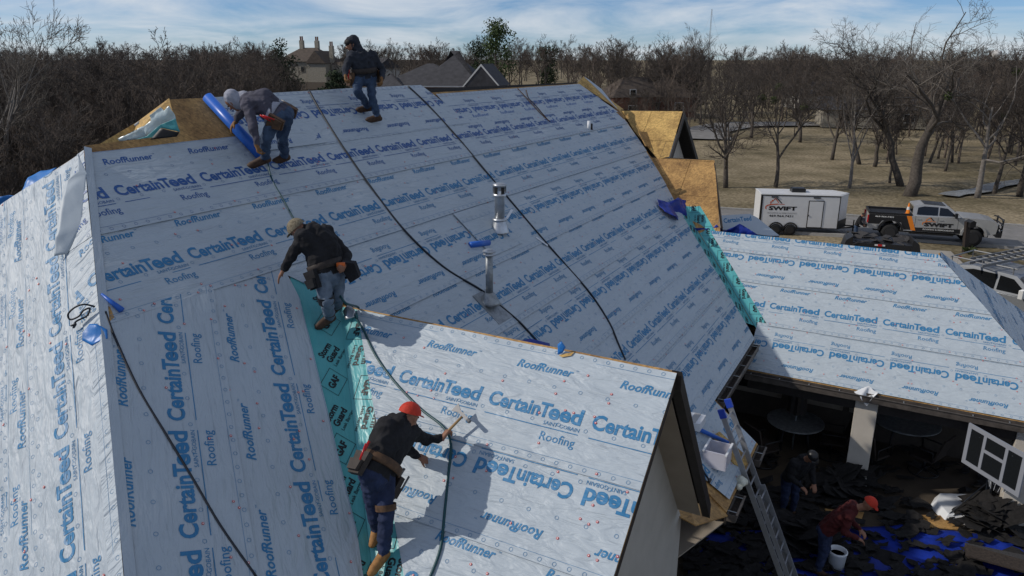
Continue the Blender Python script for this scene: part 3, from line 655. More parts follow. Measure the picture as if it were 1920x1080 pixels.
gx = axis([(-3000, -600, 300), (-600, -150, 50), (-150, -40, 6), (-40, 70, 1.1), (70, 200, 8), (200, 600, 50), (600, 3000, 300)])
gy = axis([(-150, -20, 13), (-20, 85, 1.1), (85, 200, 5), (200, 700, 40), (700, 6000, 400)])
mb = MB(); W_ = len(gy)
mb.v = [(x, y, gh(x, y)) for x in gx for y in gy]
mb.f = [(i * W_ + j, (i + 1) * W_ + j, (i + 1) * W_ + j + 1, i * W_ + j + 1) for i in range(len(gx) - 1) for j in range(W_ - 1)]; mb.m = [0] * len(mb.f)
m, n, l, p = nt('dormant_grass'); p.inputs['Roughness'].default_value = 1; p.inputs['Specular IOR Level'].default_value = .1
tc = n.new('ShaderNodeTexCoord'); sx = n.new('ShaderNodeSeparateXYZ'); l.new(tc.outputs['Object'], sx.inputs[0])
t1 = n.new('ShaderNodeTexNoise'); t1.inputs['Scale'].default_value = .09; t1.inputs['Detail'].default_value = 9; t1.inputs['Roughness'].default_value = .68; l.new(tc.outputs['Object'], t1.inputs['Vector'])
r1 = n.new('ShaderNodeValToRGB'); e = r1.color_ramp.elements; e[0].position, e[1].position = .36, .62; e[0].color = (.105, .092, .055, 1); e[1].color = (.325, .275, .185, 1)
k_ = r1.color_ramp.elements.new(.47); k_.color = (.205, .175, .112, 1); l.new(t1.outputs['Fac'], r1.inputs[0])
t2 = n.new('ShaderNodeTexNoise'); t2.inputs['Scale'].default_value = 3.5; t2.inputs['Detail'].default_value = 8; l.new(tc.outputs['Object'], t2.inputs['Vector'])
r2 = n.new('ShaderNodeValToRGB'); e = r2.color_ramp.elements; e[0].position, e[1].position = .3, .7; e[0].color = (.55, .52, .5, 1); e[1].color = (1.25, 1.22, 1.2, 1); l.new(t2.outputs['Fac'], r2.inputs[0])
mx = n.new('ShaderNodeMix'); mx.data_type = 'RGBA'; mx.blend_type = 'MULTIPLY'; mx.inputs[0].default_value = 1; l.new(r1.outputs[0], mx.inputs[6]); l.new(r2.outputs[0], mx.inputs[7])
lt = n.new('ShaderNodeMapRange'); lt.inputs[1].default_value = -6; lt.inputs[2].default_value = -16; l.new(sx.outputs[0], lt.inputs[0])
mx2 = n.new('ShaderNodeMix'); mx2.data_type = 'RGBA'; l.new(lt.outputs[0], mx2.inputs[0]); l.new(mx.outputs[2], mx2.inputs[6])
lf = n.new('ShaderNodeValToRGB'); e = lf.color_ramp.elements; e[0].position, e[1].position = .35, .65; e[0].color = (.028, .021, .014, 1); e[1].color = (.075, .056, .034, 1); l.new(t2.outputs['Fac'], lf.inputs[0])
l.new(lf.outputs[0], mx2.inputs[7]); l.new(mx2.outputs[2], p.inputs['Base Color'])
bp = n.new('ShaderNodeBump'); bp.inputs['Strength'].default_value = .6; bp.inputs['Distance'].default_value = .15; l.new(t2.outputs['Fac'], bp.inputs['Height']); l.new(bp.outputs[0], p.inputs['Normal'])
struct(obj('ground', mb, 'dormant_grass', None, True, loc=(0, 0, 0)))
# ------------------------------------------------------------------ road, kerbs, drive, patio, creek
mat('asphalt', (.17, .165, .155), .9, col2=(.235, .225, .215), vscale=1.2, bump=.3, bscale=60, detail=9)
mat('kerb', (.30, .29, .27), .9, var=.15, vscale=3); mat('concrete', (.27, .25, .22), .9, col2=(.35, .33, .29), vscale=.8, bump=.2, bscale=50, detail=8)
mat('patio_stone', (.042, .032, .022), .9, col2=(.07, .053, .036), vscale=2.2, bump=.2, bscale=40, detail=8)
mat('water', (.30, .32, .33), .15, spec=.6, var=.12, vscale=.8)  # paleness set in the base colour, in place of brightly reflecting water
def ribbon(pts, w, dz=.03, n=4, sub=6):
    P = []
    for i in range(len(pts) - 1):
        p0 = V3(pts[max(i - 1, 0)]); p1 = V3(pts[i]); p2 = V3(pts[i + 1]); p3 = V3(pts[min(i + 2, len(pts) - 1)])
        for k in range(sub):
            t = k / sub; P.append(.5 * ((2 * p1) + (p2 - p0) * t + (2 * p0 - 5 * p1 + 4 * p2 - p3) * t * t + (3 * p1 - p0 - 3 * p2 + p3) * t ** 3))
    P.append(V3(pts[-1])); mb = MB(); rows = []
    for i, q in enumerate(P):
        d = P[min(i + 1, len(P) - 1)] - P[max(i - 1, 0)]; d /= np.linalg.norm(d); nr = np.array([d[1], -d[0]])
        rows.append([q + nr * (w * (k / n - .5)) for k in range(n + 1)])
    mb.v = [(a[0], a[1], dz(a[0], a[1]) if callable(dz) else gh(*a) + dz) for r_ in rows for a in r_]
    mb.f = [(i * (n + 1) + j, i * (n + 1) + j + 1, (i + 1) * (n + 1) + j + 1, (i + 1) * (n + 1) + j) for i in range(len(rows) - 1) for j in range(n)]; mb.m = [0] * len(mb.f)
    return mb, rows
ROAD = [(95, 24), (60, 36), (32, 46.8), (20, 50.7), (6, 55.4), (-6, 62), (-10, 74)]
mb, rows = ribbon(ROAD, 7.3, .07, 6, 14); struct(obj('road', mb, 'asphalt', None, True))
for side in (0, -1):
    mb = MB(); line = [r_[side] for r_ in rows]; 
    for a, b in zip(line, line[1:]):
        d = V3(b) - V3(a); L_ = np.linalg.norm(d); d = np.append(d / L_, 0); c = (V3(a) + V3(b)) / 2; z = gh(*c) + .07
        mb.box((c[0], c[1], z + .02), (L_ * 1.02, .28, .22), [d, [-d[1], d[0], 0], [0, 0, 1]])
    struct(obj('kerb', mb, 'kerb'))
mb, _ = ribbon([(27, 104), (31, 116), (44, 127), (80, 136)], 6.5, .25, 4, 12); struct(obj('road', mb, 'asphalt', None, True))
mb, _ = ribbon([(17.5, 22), (19.5, 30), (21.5, 37), (23.4, 43.5)], 5.6, .05, 6, 8); struct(obj('driveway', mb, 'concrete', None, True))
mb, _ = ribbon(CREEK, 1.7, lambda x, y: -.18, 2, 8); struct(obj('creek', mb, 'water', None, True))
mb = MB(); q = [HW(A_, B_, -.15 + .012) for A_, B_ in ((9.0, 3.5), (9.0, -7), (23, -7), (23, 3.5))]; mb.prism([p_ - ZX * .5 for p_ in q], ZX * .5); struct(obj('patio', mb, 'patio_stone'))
# ------------------------------------------------------------------ bare trees
mat('bark', (.052, .043, .036), .95, col2=(.105, .090, .075), vscale=6, bump=.5, bscale=14)
mat('bark_pale', (.13, .115, .10), .95, col2=(.22, .20, .18), vscale=5, bump=.4, bscale=12)
mat('twig', (.085, .070, .059), .95, col2=(.045, .037, .031), vscale=.15); mat('twig_pale', (.135, .118, .10), .95); mat('twig_red', (.115, .090, .072), .95)
mat('evergreen', (.016, .028, .012), .9, col2=(.036, .055, .022), vscale=3); mat('evergreen_light', (.035, .060, .020), .9, col2=(.075, .105, .035), vscale=3)
mat('mistletoe', (.030, .045, .012), .9, col2=(.07, .09, .025), vscale=6)
def grow(seed, H, r0, lean=(0, 0), fork=.35, spread=.8, crook=.25, counts=(8, 8, 7, 5), rmin=.012, up=.25, lens=(.55, .5, .5, .55)):
    """a leafless tree: list of (level, points, radii)"""
    rg = random.Random(seed); out = []
    def unit(v): return v / (np.linalg.norm(v) + 1e-9)
    def rv(): return V3([rg.gauss(0, 1), rg.gauss(0, 1), rg.gauss(0, 1)])
    def branch(lv, p, d, L, r, rend):
        k = (8, 6, 5, 4, 3)[lv]; pts = [p.copy()]; rad = [r]; st = L / (k - 1); q = p.copy()
        for i in range(1, k):
            d = unit(d + rv() * crook * (.5 if lv == 0 else 1) * .55 + V3([0, 0, up if lv else .12]) * .35)
            q = q + d * st; pts.append(q.copy()); rad.append(r + (rend - r) * (i / (k - 1)))
        out.append((lv, pts, rad))
        if lv >= len(counts): return
        nch = max(2, int(counts[lv] * rg.uniform(.75, 1.25)))
        for c in range(nch):
            t = (fork + (1 - fork) * (c + rg.random()) / nch) if lv == 0 else (.25 + .75 * (c + rg.random()) / nch)
            t = min(t, .99); f = t * (k - 1); i = int(f); w = f - i; pp = pts[i] * (1 - w) + pts[min(i + 1, k - 1)] * w
            ax = unit(pts[min(i + 1, k - 1)] - pts[i]); side = rv(); side = unit(side - ax * (side @ ax))
            if lv == 0: side = unit(V3([math.cos(c * 2.4 + seed), math.sin(c * 2.4 + seed), .1 * rg.random()]))
            sp_ = spread * rg.uniform(.7, 1.25); nd = unit(ax * math.cos(sp_) + side * math.sin(sp_))
            LL = L * lens[lv] * rg.uniform(.7, 1.2) * (1.15 - .5 * t if lv else 1.25 - .55 * t)
            rr = max(rmin, (rad[i] * (1 - w) + rad[min(i + 1, k - 1)] * w) * rg.uniform(.5, .72))
            branch(lv + 1, pp, nd, LL, rr, max(rmin * .6, rr * .35))
    branch(0, V3([0, 0, -.2]), unit(V3([lean[0], lean[1], 1])), H * .72, r0, r0 * .25)
    return out
def tree_mesh(br, lv0, lv1):
    mb = MB()
    for lv, pts, rad in br:
        if lv0 <= lv <= lv1: mb.tube(pts, rad, (9, 6, 4, 3, 3)[lv], cap=lv < 1)
    return mb
def clump(mb, c, r, n, rg, s=.09, mi=0):
    for _ in range(n):
        d = V3([rg.gauss(0, 1), rg.gauss(0, 1), rg.gauss(0, 1)]); d /= np.linalg.norm(d); p_ = V3(c) + d * V3(r) * rg.random() ** .4
        a = V3([rg.gauss(0, 1), rg.gauss(0, 1), rg.gauss(0, 1)]); a /= np.linalg.norm(a); b = np.cross(a, d); b /= np.linalg.norm(b) + 1e-9
        k = s * rg.uniform(.6, 1.5); mb.add([p_ - a * k, p_ + b * k * .6, p_ + a * k, p_ - b * k * .6], [(0, 1, 2, 3)], mi)
def bare_tree(label, x, y, H, seed, r0, bark='bark', twig='twig', mist=0, group=None, z=None, **kw):
    z = gh(x, y) if z is None else z
    t = thing('bare_tree', label, 'tree', (x, y, z), group); br = grow(seed, H, r0, **kw)
    for nm, a, b, m_ in (('trunk', 0, 1, bark), ('crown', 2, 4, twig)):
        mb = tree_mesh(br, a, b); me = me_new(nm, mb.v, mb.f, [m_], None, True); link(nm, me, t)
    if mist:
        rg = random.Random(seed + 5); tips = [pts for lv, pts, rad in br if lv == 2]
        for k in range(mist):
            mb = MB(); q = rg.choice(tips)[-2]; clump(mb, q, (.42, .42, .36), 220, rg, .07); link('mistletoe', me_new('mistletoe', mb.v, mb.f, ['mistletoe']), t)
    return t
def tp(px, py, z=0.0):
    q = at_z(px, py, z); return q[0], q[1]
def hgt(px, py0, py1, z=0.0):                       # height of something standing at (px, py0) whose top shows at py1
    q = at_z(px, py0, z); t = at_y(px, py1, q[1]); return t[2] - q[2]
YARD = [  # label, foot pixel, top pixel y, seed, trunk radius, options
    ('round-crowned bare tree standing alone on the tan lawn, left of the forked one', (1361, 352), 112, 11, .24, dict(counts=(12, 9, 8, 6), fork=.24, spread=.85, crook=.22, lens=(.72, .55, .5, .5))),
    ('leaning forked bare tree with dark mistletoe balls on the lawn', (1454, 352), 150, 12, .2, dict(lean=(.18, 0), fork=.4, spread=.75, crook=.3, lens=(.75, .55, .5, .5), counts=(6, 7, 7, 6), mist=4)),
    ('slim multi-stemmed bare tree with pale straight stems by the stone house', (1592, 352), 150, 13, .17, dict(lean=(.1, 0), fork=.25, spread=.42, crook=.2, lens=(.8, .5, .5, .5), counts=(6, 7, 7, 5), twig='twig_pale', bark='bark_pale')),
    ('huge crooked bare oak, tallest of all, its pale twisted limbs against the sky', (1704, 368), 40, 14, .55, dict(lean=(.10, 0), fork=.40, spread=.95, crook=.55, counts=(8, 7, 8, 6), bark='bark', twig='twig_pale', up=.16, lens=(.95, .62, .5, .5))),
    ('bare tree leaning left with a long bent trunk beside the huge oak', (1690, 350), 45, 15, .34, dict(lean=(-.42, .1), fork=.4, spread=.85, crook=.5, lens=(.85, .58, .5, .5), counts=(8, 8, 7, 6))),
    ('thin dark-stemmed sapling trunk just left of the huge oak', (1668, 344), 190, 16, .13, dict(fork=.5, crook=.2)),
    ('bare tree with pale trunk leaning right at the right edge of the frame', (1832, 372), 120, 17, .26, dict(lean=(.2, 0), fork=.4, crook=.4, lens=(.8, .55, .5, .5), counts=(8, 8, 7, 5), bark='bark_pale', mist=3)),
    ('slender bare tree by the creek near the right edge, with mistletoe', (1865, 360), 150, 18, .2, dict(lean=(.05, .0), fork=.35, crook=.35, lens=(.75, .55, .5, .5), counts=(8, 8, 7, 5), mist=3)),
    ('rightmost bare tree, cut by the frame, leaning over the creek', (1912, 368), 100, 19, .28, dict(lean=(-.1, 0), fork=.35, crook=.4, lens=(.8, .55, .5, .5), counts=(9, 8, 7, 5))),
    ('crooked bare tree with a short trunk behind the slim pale one', (1640, 312), 150, 20, .24, dict(lean=(-.1, 0), fork=.25, crook=.4, lens=(.75, .55, .5, .5), counts=(8, 8, 7, 5))),
    ('bare tree with two thick low stems in front of the stone house', (1612, 308), 120, 21, .25, dict(lean=(-.35, 0), fork=.25, crook=.45, lens=(.8, .55, .5, .5), counts=(9, 8, 7, 5))),
    ('thin bare tree between the creek and the leaning pale trunk', (1772, 322), 170, 22, .16, dict(fork=.4, crook=.3)),
    ('dark slim bare tree behind the creek bend', (1742, 305), 160, 23, .17, dict(fork=.35, crook=.3)),
    ('bare tree with spreading low limbs right in front of the stone house window', (1560, 300), 130, 26, .22, dict(counts=(9, 8, 7, 5), fork=.25, spread=.8, crook=.35, lens=(.75, .55, .5, .5))),
    ('bushy bare tree left of the stone house at the back of the lawn', (1500, 268), 120, 27, .24, dict(counts=(10, 8, 7, 5), fork=.2, spread=.8, crook=.3, lens=(.75, .55, .5, .5))),
    ('broad bare tree at the back of the lawn between the road and the round-crowned tree', (1408, 262), 112, 28, .26, dict(counts=(10, 8, 7, 5), fork=.2, spread=.8, crook=.3, lens=(.75, .55, .5, .5))),
    ('small round bare yard tree in front of the brown-roofed brick house', (1219, 207), 150, 24, .2, dict(counts=(9, 8, 6, 4), fork=.2, spread=.8)),
    ('tall fan-shaped bare tree above the brick houses', (1298, 215), 70, 25, .3, dict(counts=(10, 8, 7, 5), fork=.22, spread=.6, lens=(.75, .55, .5, .5))),
]
for lab, (px, py), top, sd_, r_, kw in YARD:
    x, y = tp(px, py); bare_tree(lab, x, y, hgt(px, py, top), sd_, r_, **kw)
x, y = -29, 41
bare_tree('pale twiggy bare tree at the upper left corner, rising above the wood', x, y, 14.5, 31, .2, bark='bark_pale', twig='twig_pale', counts=(10, 8, 7, 5), fork=.3, spread=.7, crook=.3, z=gh(x, y))
bare_tree('low pale bare shrubby tree at the left edge below the corner tree', -27.5, 36.5, 8.2, 32, .12, bark='bark_pale', twig='twig_pale', counts=(9, 8, 6, 4), fork=.15, spread=.9, crook=.4)
# ------------------------------------------------------------------ woods: many trees that read as one mass
PROTO = []
for k in range(5):
    br = grow(50 + k, 12, .17, fork=.25, spread=(.55, .7, .6, .8, .65)[k], crook=.3, counts=(9, 7, 6, 4), rmin=.020)
    mb = tree_mesh(br, 0, 4); PROTO.append(bpy.data.objects.new('wood_tree_source_%d' % k, me_new('wood_tree_%d' % k, mb.v, mb.f, [('twig', 'twig_red', 'bark', 'twig', 'twig_red')[k]], None, True)))
def woods(name, label, pts, seed):
    rg = random.Random(seed); me = bpy.data.meshes.new(name); me.from_pydata([(x, y, gh(x, y) - .2) for x, y, s in pts], [], [])
    for nm, tp_, dat in (('scale', 'FLOAT', [s for _, _, s in pts]), ('turn', 'FLOAT', [rg.uniform(0, 6.28) for _ in pts]), ('pick', 'INT', [rg.randrange(5) for _ in pts])):
        a = me.attributes.new(nm, tp_, 'POINT'); a.data.foreach_set('value', dat)
    o = link(name, me); o['kind'] = 'stuff'; o['label'] = label
    ng = bpy.data.node_groups.new(name, 'GeometryNodeTree'); ng.interface.new_socket('Geometry', in_out='INPUT', socket_type='NodeSocketGeometry'); ng.interface.new_socket('Geometry', in_out='OUTPUT', socket_type='NodeSocketGeometry')
    N, L = ng.nodes, ng.links; gi, go = N.new('NodeGroupInput'), N.new('NodeGroupOutput'); jn = N.new('GeometryNodeJoinGeometry')
    def attr(nm, t):
        q = N.new('GeometryNodeInputNamedAttribute'); q.data_type = t; q.inputs[0].default_value = nm; return q.outputs[0]
    sc, tu, pk = attr('scale', 'FLOAT'), attr('turn', 'FLOAT'), attr('pick', 'INT')
    cx = N.new('ShaderNodeCombineXYZ'); L.new(tu, cx.inputs[2])
    for k in range(5):
        cmp_ = N.new('FunctionNodeCompare'); cmp_.data_type = 'INT'; cmp_.operation = 'EQUAL'; L.new(pk, cmp_.inputs[2]); cmp_.inputs[3].default_value = k
        oi = N.new('GeometryNodeObjectInfo'); oi.inputs[0].default_value = PROTO[k]
        ip = N.new('GeometryNodeInstanceOnPoints'); L.new(gi.outputs[0], ip.inputs['Points']); L.new(cmp_.outputs[0], ip.inputs['Selection']); L.new(oi.outputs['Geometry'], ip.inputs['Instance'])
        L.new(cx.outputs[0], ip.inputs['Rotation']); L.new(sc, ip.inputs['Scale']); L.new(ip.outputs[0], jn.inputs[0])
    L.new(jn.outputs[0], go.inputs[0])
    md = o.modifiers.new('trees', 'NODES'); md.node_group = ng
    return o
rg = random.Random(3)
def ray_pts(n, px0, px1, d0, d1, s0, s1, test=None):
    out = []
    while len(out) < n:
        px = rg.uniform(px0, px1); d = d0 + (d1 - d0) * rg.random() ** .8; x = (px - 960) / 1389 * d * 1.0
        if test is None or test(x, d): out.append((x, d, rg.uniform(s0, s1)))
    return out
woods('bare_woodland', 'dense dark wood of bare trees filling the left behind the roof', ray_pts(170, -260, 480, 46, 120, .80, 1.12) + ray_pts(60, 380, 545, 75, 150, .74, 1.02) + ray_pts(10, 545, 650, 90, 150, .35, .5) + ray_pts(40, -200, 100, 34, 48, .55, .78) + ray_pts(80, -250, 520, 125, 200, .78, 1.08), 1)
woods('bare_woodland', 'belt of bare brown trees on the horizon behind the brick houses', ray_pts(150, 660, 1500, 165, 300, .75, 1.2) + ray_pts(46, 1070, 1480, 122, 165, .75, 1.15) + ray_pts(12, 1120, 1320, 108, 122, .45, .7), 2)
woods('bare_woodland', 'tangled bare wood beyond the creek on the right', ray_pts(190, 1440, 2050, 115, 230, .75, 1.2) + ray_pts(60, 1640, 2050, 76, 114, .6, 1.05, lambda x, d: creek_d(x, d) > 5), 3)
woods('bare_woodland', 'farthest line of woodland along the horizon', [(x_, d_, s_ * 1.1) for x_, d_, s_ in ray_pts(260, -200, 2100, 300, 620, .8, 1.1)], 4)
# evergreens
def evergreen(label, px, d, w, h, seed, m_, n=2600, cone=False, z=None):
    x = (px - 960) / 1389 * d; z = gh(x, d) if z is None else z; t = thing('evergreen_tree', label, 'tree', (x, d, z)); rg_ = random.Random(seed)
    mb = MB(); mb.tube([(0, 0, -.3), (.1, 0, h * .5), (0, .1, h * .9)], [.25, .16, .05], 7); link('trunk', me_new('trunk', mb.v, mb.f, ['bark']), t)
    mb = MB(); k = 26
    for i in range(k):
        f = rg_.random(); zz = h * (.15 + .8 * f); rr = w * (1 - f * .85 if cone else math.sin(math.pi * (.12 + .8 * f)) ** .7); a = rg_.uniform(0, 6.28); q = rr * rg_.uniform(.2, .75)
        clump(mb, (math.cos(a) * q, math.sin(a) * q, zz), (w * .42, w * .42, h * .12), n // k, rg_, .22)
    link('crown', me_new('crown', mb.v, mb.f, [m_]), t)
evergreen('dark rounded cedar in front of the stone mansion', 548, 150, 4.2, 11.5, 1, 'evergreen')
evergreen('tall dark-green pine with a rounded top behind the grey-roofed house', 930, 165, 5.2, 15.5, 2, 'evergreen_light', 3400)
evergreen('dark evergreen beside the tall pine, a little lower', 905, 172, 4.5, 12, 3, 'evergreen')
evergreen('small conical fir against the brick front of the grey-roofed house', 852, 118, 2.1, 5.2, 4, 'evergreen', 1500, True)
evergreen('low dark evergreen right of the mansion lawn', 640, 140, 3.4, 6.5, 5, 'evergreen', 2000)
evergreen('dark evergreen at the far side of the lawn by the brick houses', 1285, 140, 2.8, 5.5, 6, 'evergreen', 1800)
evergreen('dark evergreen among the bare trees right of the tall pine', 1022, 180, 3.4, 11, 7, 'evergreen', 1800)
# ------------------------------------------------------------------ neighbouring houses
mat('roof_grey', (.052, .051, .055), .9, var=.25, vscale=1.5, bump=.4, bscale=20); mat('roof_brown', (.085, .066, .052), .9, var=.25, vscale=1.5)
mat('brick', (.13, .058, .040), .9, col2=(.19, .095, .066), vscale=9); mat('limestone', (.22, .20, .16), .9, col2=(.32, .29, .23), vscale=3)
mat('trim_white', (.62, .61, .58), .7); mat('siding', (.40, .38, .34), .8)
def P_(name, mb, m_, parent, smooth=False):      # part in the thing's own coordinates
    return link(name, me_new(name, mb.v, mb.f, [m_] if isinstance(m_, str) else m_, mb.m, smooth), parent)
def hip_roof(mb, x0, x1, y0, y1, z, h, inset=None, over=.5, gable=(False, False)):
    x0, x1, y0, y1 = x0 - over, x1 + over, y0 - over, y1 + over; c = (y0 + y1) / 2; k = (y1 - y0) / 2 if inset is None else inset
    r0, r1 = (x0 if gable[0] else x0 + k), (x1 if gable[1] else x1 - k)
    mb.add([(x0, y0, z), (x1, y0, z), (x1, y1, z), (x0, y1, z), (r0, c, z + h), (r1, c, z + h)], [(0, 1, 5, 4), (2, 3, 4, 5), (1, 2, 5), (3, 0, 4), (3, 2, 1, 0)])
def hip_roof_y(mb, x0, x1, y0, y1, z, h, over=.4, front_gable=True):
    x0, x1, y0 = x0 - over, x1 + over, y0 - over; c = (x0 + x1) / 2
    mb.add([(x0, y0, z), (x1, y0, z), (x1, y1, z), (x0, y1, z), (c, y0, z + h), (c, y1, z + h)], [(0, 4, 5, 3), (1, 2, 5, 4), (0, 1, 4), (2, 3, 5), (3, 2, 1, 0)])
def nb(name, label, px, d, rot, z=None):
    x = (px - 960) / 1389 * d; t = thing(name, label, 'house', (x, d, gh(x, d) if z is None else z)); t.rotation_euler = (0, 0, R(rot)); return t
def win(parent, x, y, z, w, h, ax='x', frame='trim_white'):
    mb = MB(); s_ = (w + .2, .06, h + .2) if ax == 'x' else (.06, w + .2, h + .2); mb.box((x, y, z), s_); f_ = P_('window', mb, frame, parent)
    mb = MB(); s_ = (w, .1, h) if ax == 'x' else (.1, w, h); mb.box((x, y, z), s_); P_('pane', mb, 'glass_dark', f_)
def box(parent, name, m_, c, s_): mb = MB(); mb.box(c, s_); return P_(name, mb, m_, parent)
# grey-roofed brick house beyond the ridge
t = nb('brick_house', 'brick house with a steep dark grey hipped roof and white-trimmed gable behind the ridge', 842, 118, -8, z=4.2)
box(t, 'wall', 'brick', (0, 0, 1.5), (17, 11, 3.2))
mb = MB(); hip_roof(mb, -8.5, 3.5, -5.5, 5.5, 3.1, 3.0); P_('roof', mb, 'roof_grey', t)
mb = MB(); hip_roof(mb, -3.0, 5.8, -5.8, 5.8, 3.05, 4.9, 5.6); P_('roof', mb, 'roof_grey', t)
mb = MB(); hip_roof(mb, -10.5, -4.5, -7.5, -1, 2.4, 2.3); P_('roof', mb, 'roof_grey', t)
box(t, 'wall', 'brick', (-7.5, -4.3, 1.2), (6, 6, 2.5))
mb = MB(); hip_roof_y(mb, 4.6, 9.2, -8, 2, 3.0, 3.1); P_('roof', mb, 'roof_grey', t)
mb = MB(); mb.box((6.9, -5, 1.5), (4.6, 6, 3.0)); mb.prism([(4.6, -8, 3.0), (9.2, -8, 3.0), (6.9, -8, 5.75)], (0, .2, 0)); P_('gable_wall', mb, 'brick', t)
mb = MB()
for s in (-1, 1): mb.prism([(6.9, -8.46, 6.12), (6.9 + s * 2.75, -8.46, 3.0), (6.9 + s * 2.75, -8.46, 2.75), (6.9, -8.46, 5.8)], (0, .06, 0))
P_('gable_trim', mb, 'trim_white', t)
mb = MB(); mb.box((-.5, -6.2, 2.95), (10.5, .1, .22)); P_('fascia', mb, 'trim_white', t)
mb = MB(); mb.prism([(6.2, -8.1, 1.5), (7.6, -8.1, 1.5), (7.6, -8.1, 2.6), (6.9, -8.1, 3.5), (6.2, -8.1, 2.6)], (0, .06, 0)); f_ = P_('window', mb, 'trim_white', t)
box(f_, 'pane', 'glass_dark', (6.9, -8.13, 2.0), (.9, .06, 1.0)); box(t, 'gable_ornament', 'trim_white', (6.9, -8.1, 4.4), (.35, .08, .6))
for x in (.4, 2.2): win(t, x, -5.55, 1.7, 1.1, 1.6)
# stone mansion on the rise
t = nb('stone_mansion', 'stone mansion with brown roofs and tall paired chimneys on the rise at the left', 612, 200, -14, z=5.5)
box(t, 'wall', 'limestone', (0, 0, 2.4), (12, 9, 5)); mb = MB(); hip_roof(mb, -9, 4.5, -4.5, 4.5, 4.8, 3.4, gable=(False, False)); P_('roof', mb, 'roof_brown', t)
box(t, 'wall', 'limestone', (3.2, -5, 2.2), (5, 4, 4.6)); mb = MB(); hip_roof_y(mb, .8, 5.6, -7, 1, 4.4, 3.0); P_('roof', mb, 'roof_brown', t)
mb = MB(); mb.prism([(.9, -7, 4.4), (5.5, -7, 4.4), (3.2, -7, 7.0)], (0, .2, 0)); P_('gable_wall', mb, 'limestone', t)
box(t, 'wall', 'limestone', (7.5, -1, 2), (4, 7, 4)); mb = MB(); hip_roof(mb, 5.5, 11, -4, 3, 4, 2.6); P_('roof', mb, 'roof_brown', t)
for x, y, h in ((-4.2, 0, 10), (-.2, .6, 9.9), (5.8, -3.4, 8.6)):
    c_ = box(t, 'chimney', 'limestone', (x, y, h / 2 + 1), (1.0, .9, h - 2))
    for k in (-.25, .25): box(c_, 'chimney_pot', 'brick', (x + k, y, h + .5), (.28, .28, 1.0))
for x, z in ((2.2, 5.3), (3.8, 5.3), (-2, 3), (7, 2.4)): win(t, x, -7.05 if x > 2 and x < 4 else -4.6, z if x < 5 else 2.4, .8, 1.3, frame='limestone')
# brick houses across the road
t = nb('brick_house', 'plain red-brick house with a gable, left of the brown-roofed one', 1166, 132, 20, z=.8)
box(t, 'wall', 'brick', (0, 0, 2), (8, 7, 4.2)); mb = MB(); hip_roof(mb, -4, 4, -3.5, 3.5, 4, 3.2, gable=(False, True)); P_('roof', mb, 'roof_brown', t)
mb = MB(); mb.prism([(4, -3.6, 4), (4, 3.6, 4), (4, 0, 7.1)], (-.2, 0, 0)); P_('gable_wall', mb, 'brick', t)
win(t, -.5, -3.55, 4.6, 1.0, 1.2); win(t, -.5, -3.55, 1.9, 1.4, 1.4)
t = nb('brick_house', 'low red-brick house under a broad brown hipped roof behind the small round tree', 1238, 138, 0, z=.8)
box(t, 'wall', 'brick', (0, 0, 1.8), (9.5, 8, 3.8)); mb = MB(); hip_roof(mb, -4.8, 4.8, -4, 4, 3.7, 3.3); P_('roof', mb, 'roof_brown', t)
for x in (-2.5, 1.8): win(t, x, -4.05, 2.0, 1.4, 1.5)
t = nb('cream_house', 'small cream gabled house seen just right of the standing worker', 730, 190, 30, z=4.5)
box(t, 'wall', 'siding', (0, 0, 2.2), (6, 6, 4.4)); mb = MB(); hip_roof_y(mb, -3, 3, -3, 3, 4.3, 2.4); P_('roof', mb, 'roof_grey', t)
# stone ranch house behind the trees on the right
t = nb('stone_ranch_house', 'long low pale stone house with a dark roof behind the yard trees', 1622, 126, -12, z=.3)
box(t, 'wall', 'limestone', (0, 0, 1.4), (17, 7, 3)); mb = MB(); hip_roof(mb, -8.5, 8.5, -3.5, 3.5, 2.8, 1.9, gable=(True, True)); P_('roof', mb, 'roof_grey', t)
for x in (-4.2, .2, 4.5): win(t, x, -3.55, 1.5, 1.5, 1.2)
mb = MB(); mb.box((-5.6, -3.56, 1.1), (1.0, .1, 2.1)); P_('door', mb, 'roof_brown', t)
t = nb('grey_house', 'pale grey-roofed house glimpsed between bare trees left of the stone one', 1515, 175, 10, z=.3)
box(t, 'wall', 'siding', (0, 0, 1.6), (13, 7, 3.2)); mb = MB(); hip_roof(mb, -6.5, 6.5, -3.5, 3.5, 3.1, 2.6); P_('roof', mb, 'roof_grey', t)
# mast and water tower on the skyline
q = at_y(1331, 70, 900); t = thing('radio_mast', 'thin lattice radio mast on the horizon', 'mast', (q[0], 900, 0)); top = at_y(1331, 17, 900)[2]
mb = MB()
for a in range(3): mb.tube([(math.cos(a * 2.09) * .9, math.sin(a * 2.09) * .9, 0), (math.cos(a * 2.09) * .6, math.sin(a * 2.09) * .6, top)], .14, 4)
for k in range(40):
    z = top * k / 40; mb.tube([(.8, 0, z), (-.4, .7, z + top / 80), (-.4, -.7, z + top / 40)], .08, 3)
P_('mast', mb, 'galv_dull', t)
mb = MB(); mb.tube([(0, 0, top * .95), (22, 0, 0)], .06, 3); mb.tube([(0, 0, top * .95), (-20, 6, 0)], .06, 3); P_('guy_wire', mb, 'galv_dull', t)
q = at_y(1867, 104, 1100); t = thing('water_tower', 'white water tower on the horizon at the far right', 'water tower', (q[0], 1100, 0)); top = at_y(1867, 93, 1100)[2]
mb = MB(); mb.lathe((0, 0, 0), [(2.6, 0), (2.2, top - 12)], 12); P_('stem', mb, 'trim_white', t, True)
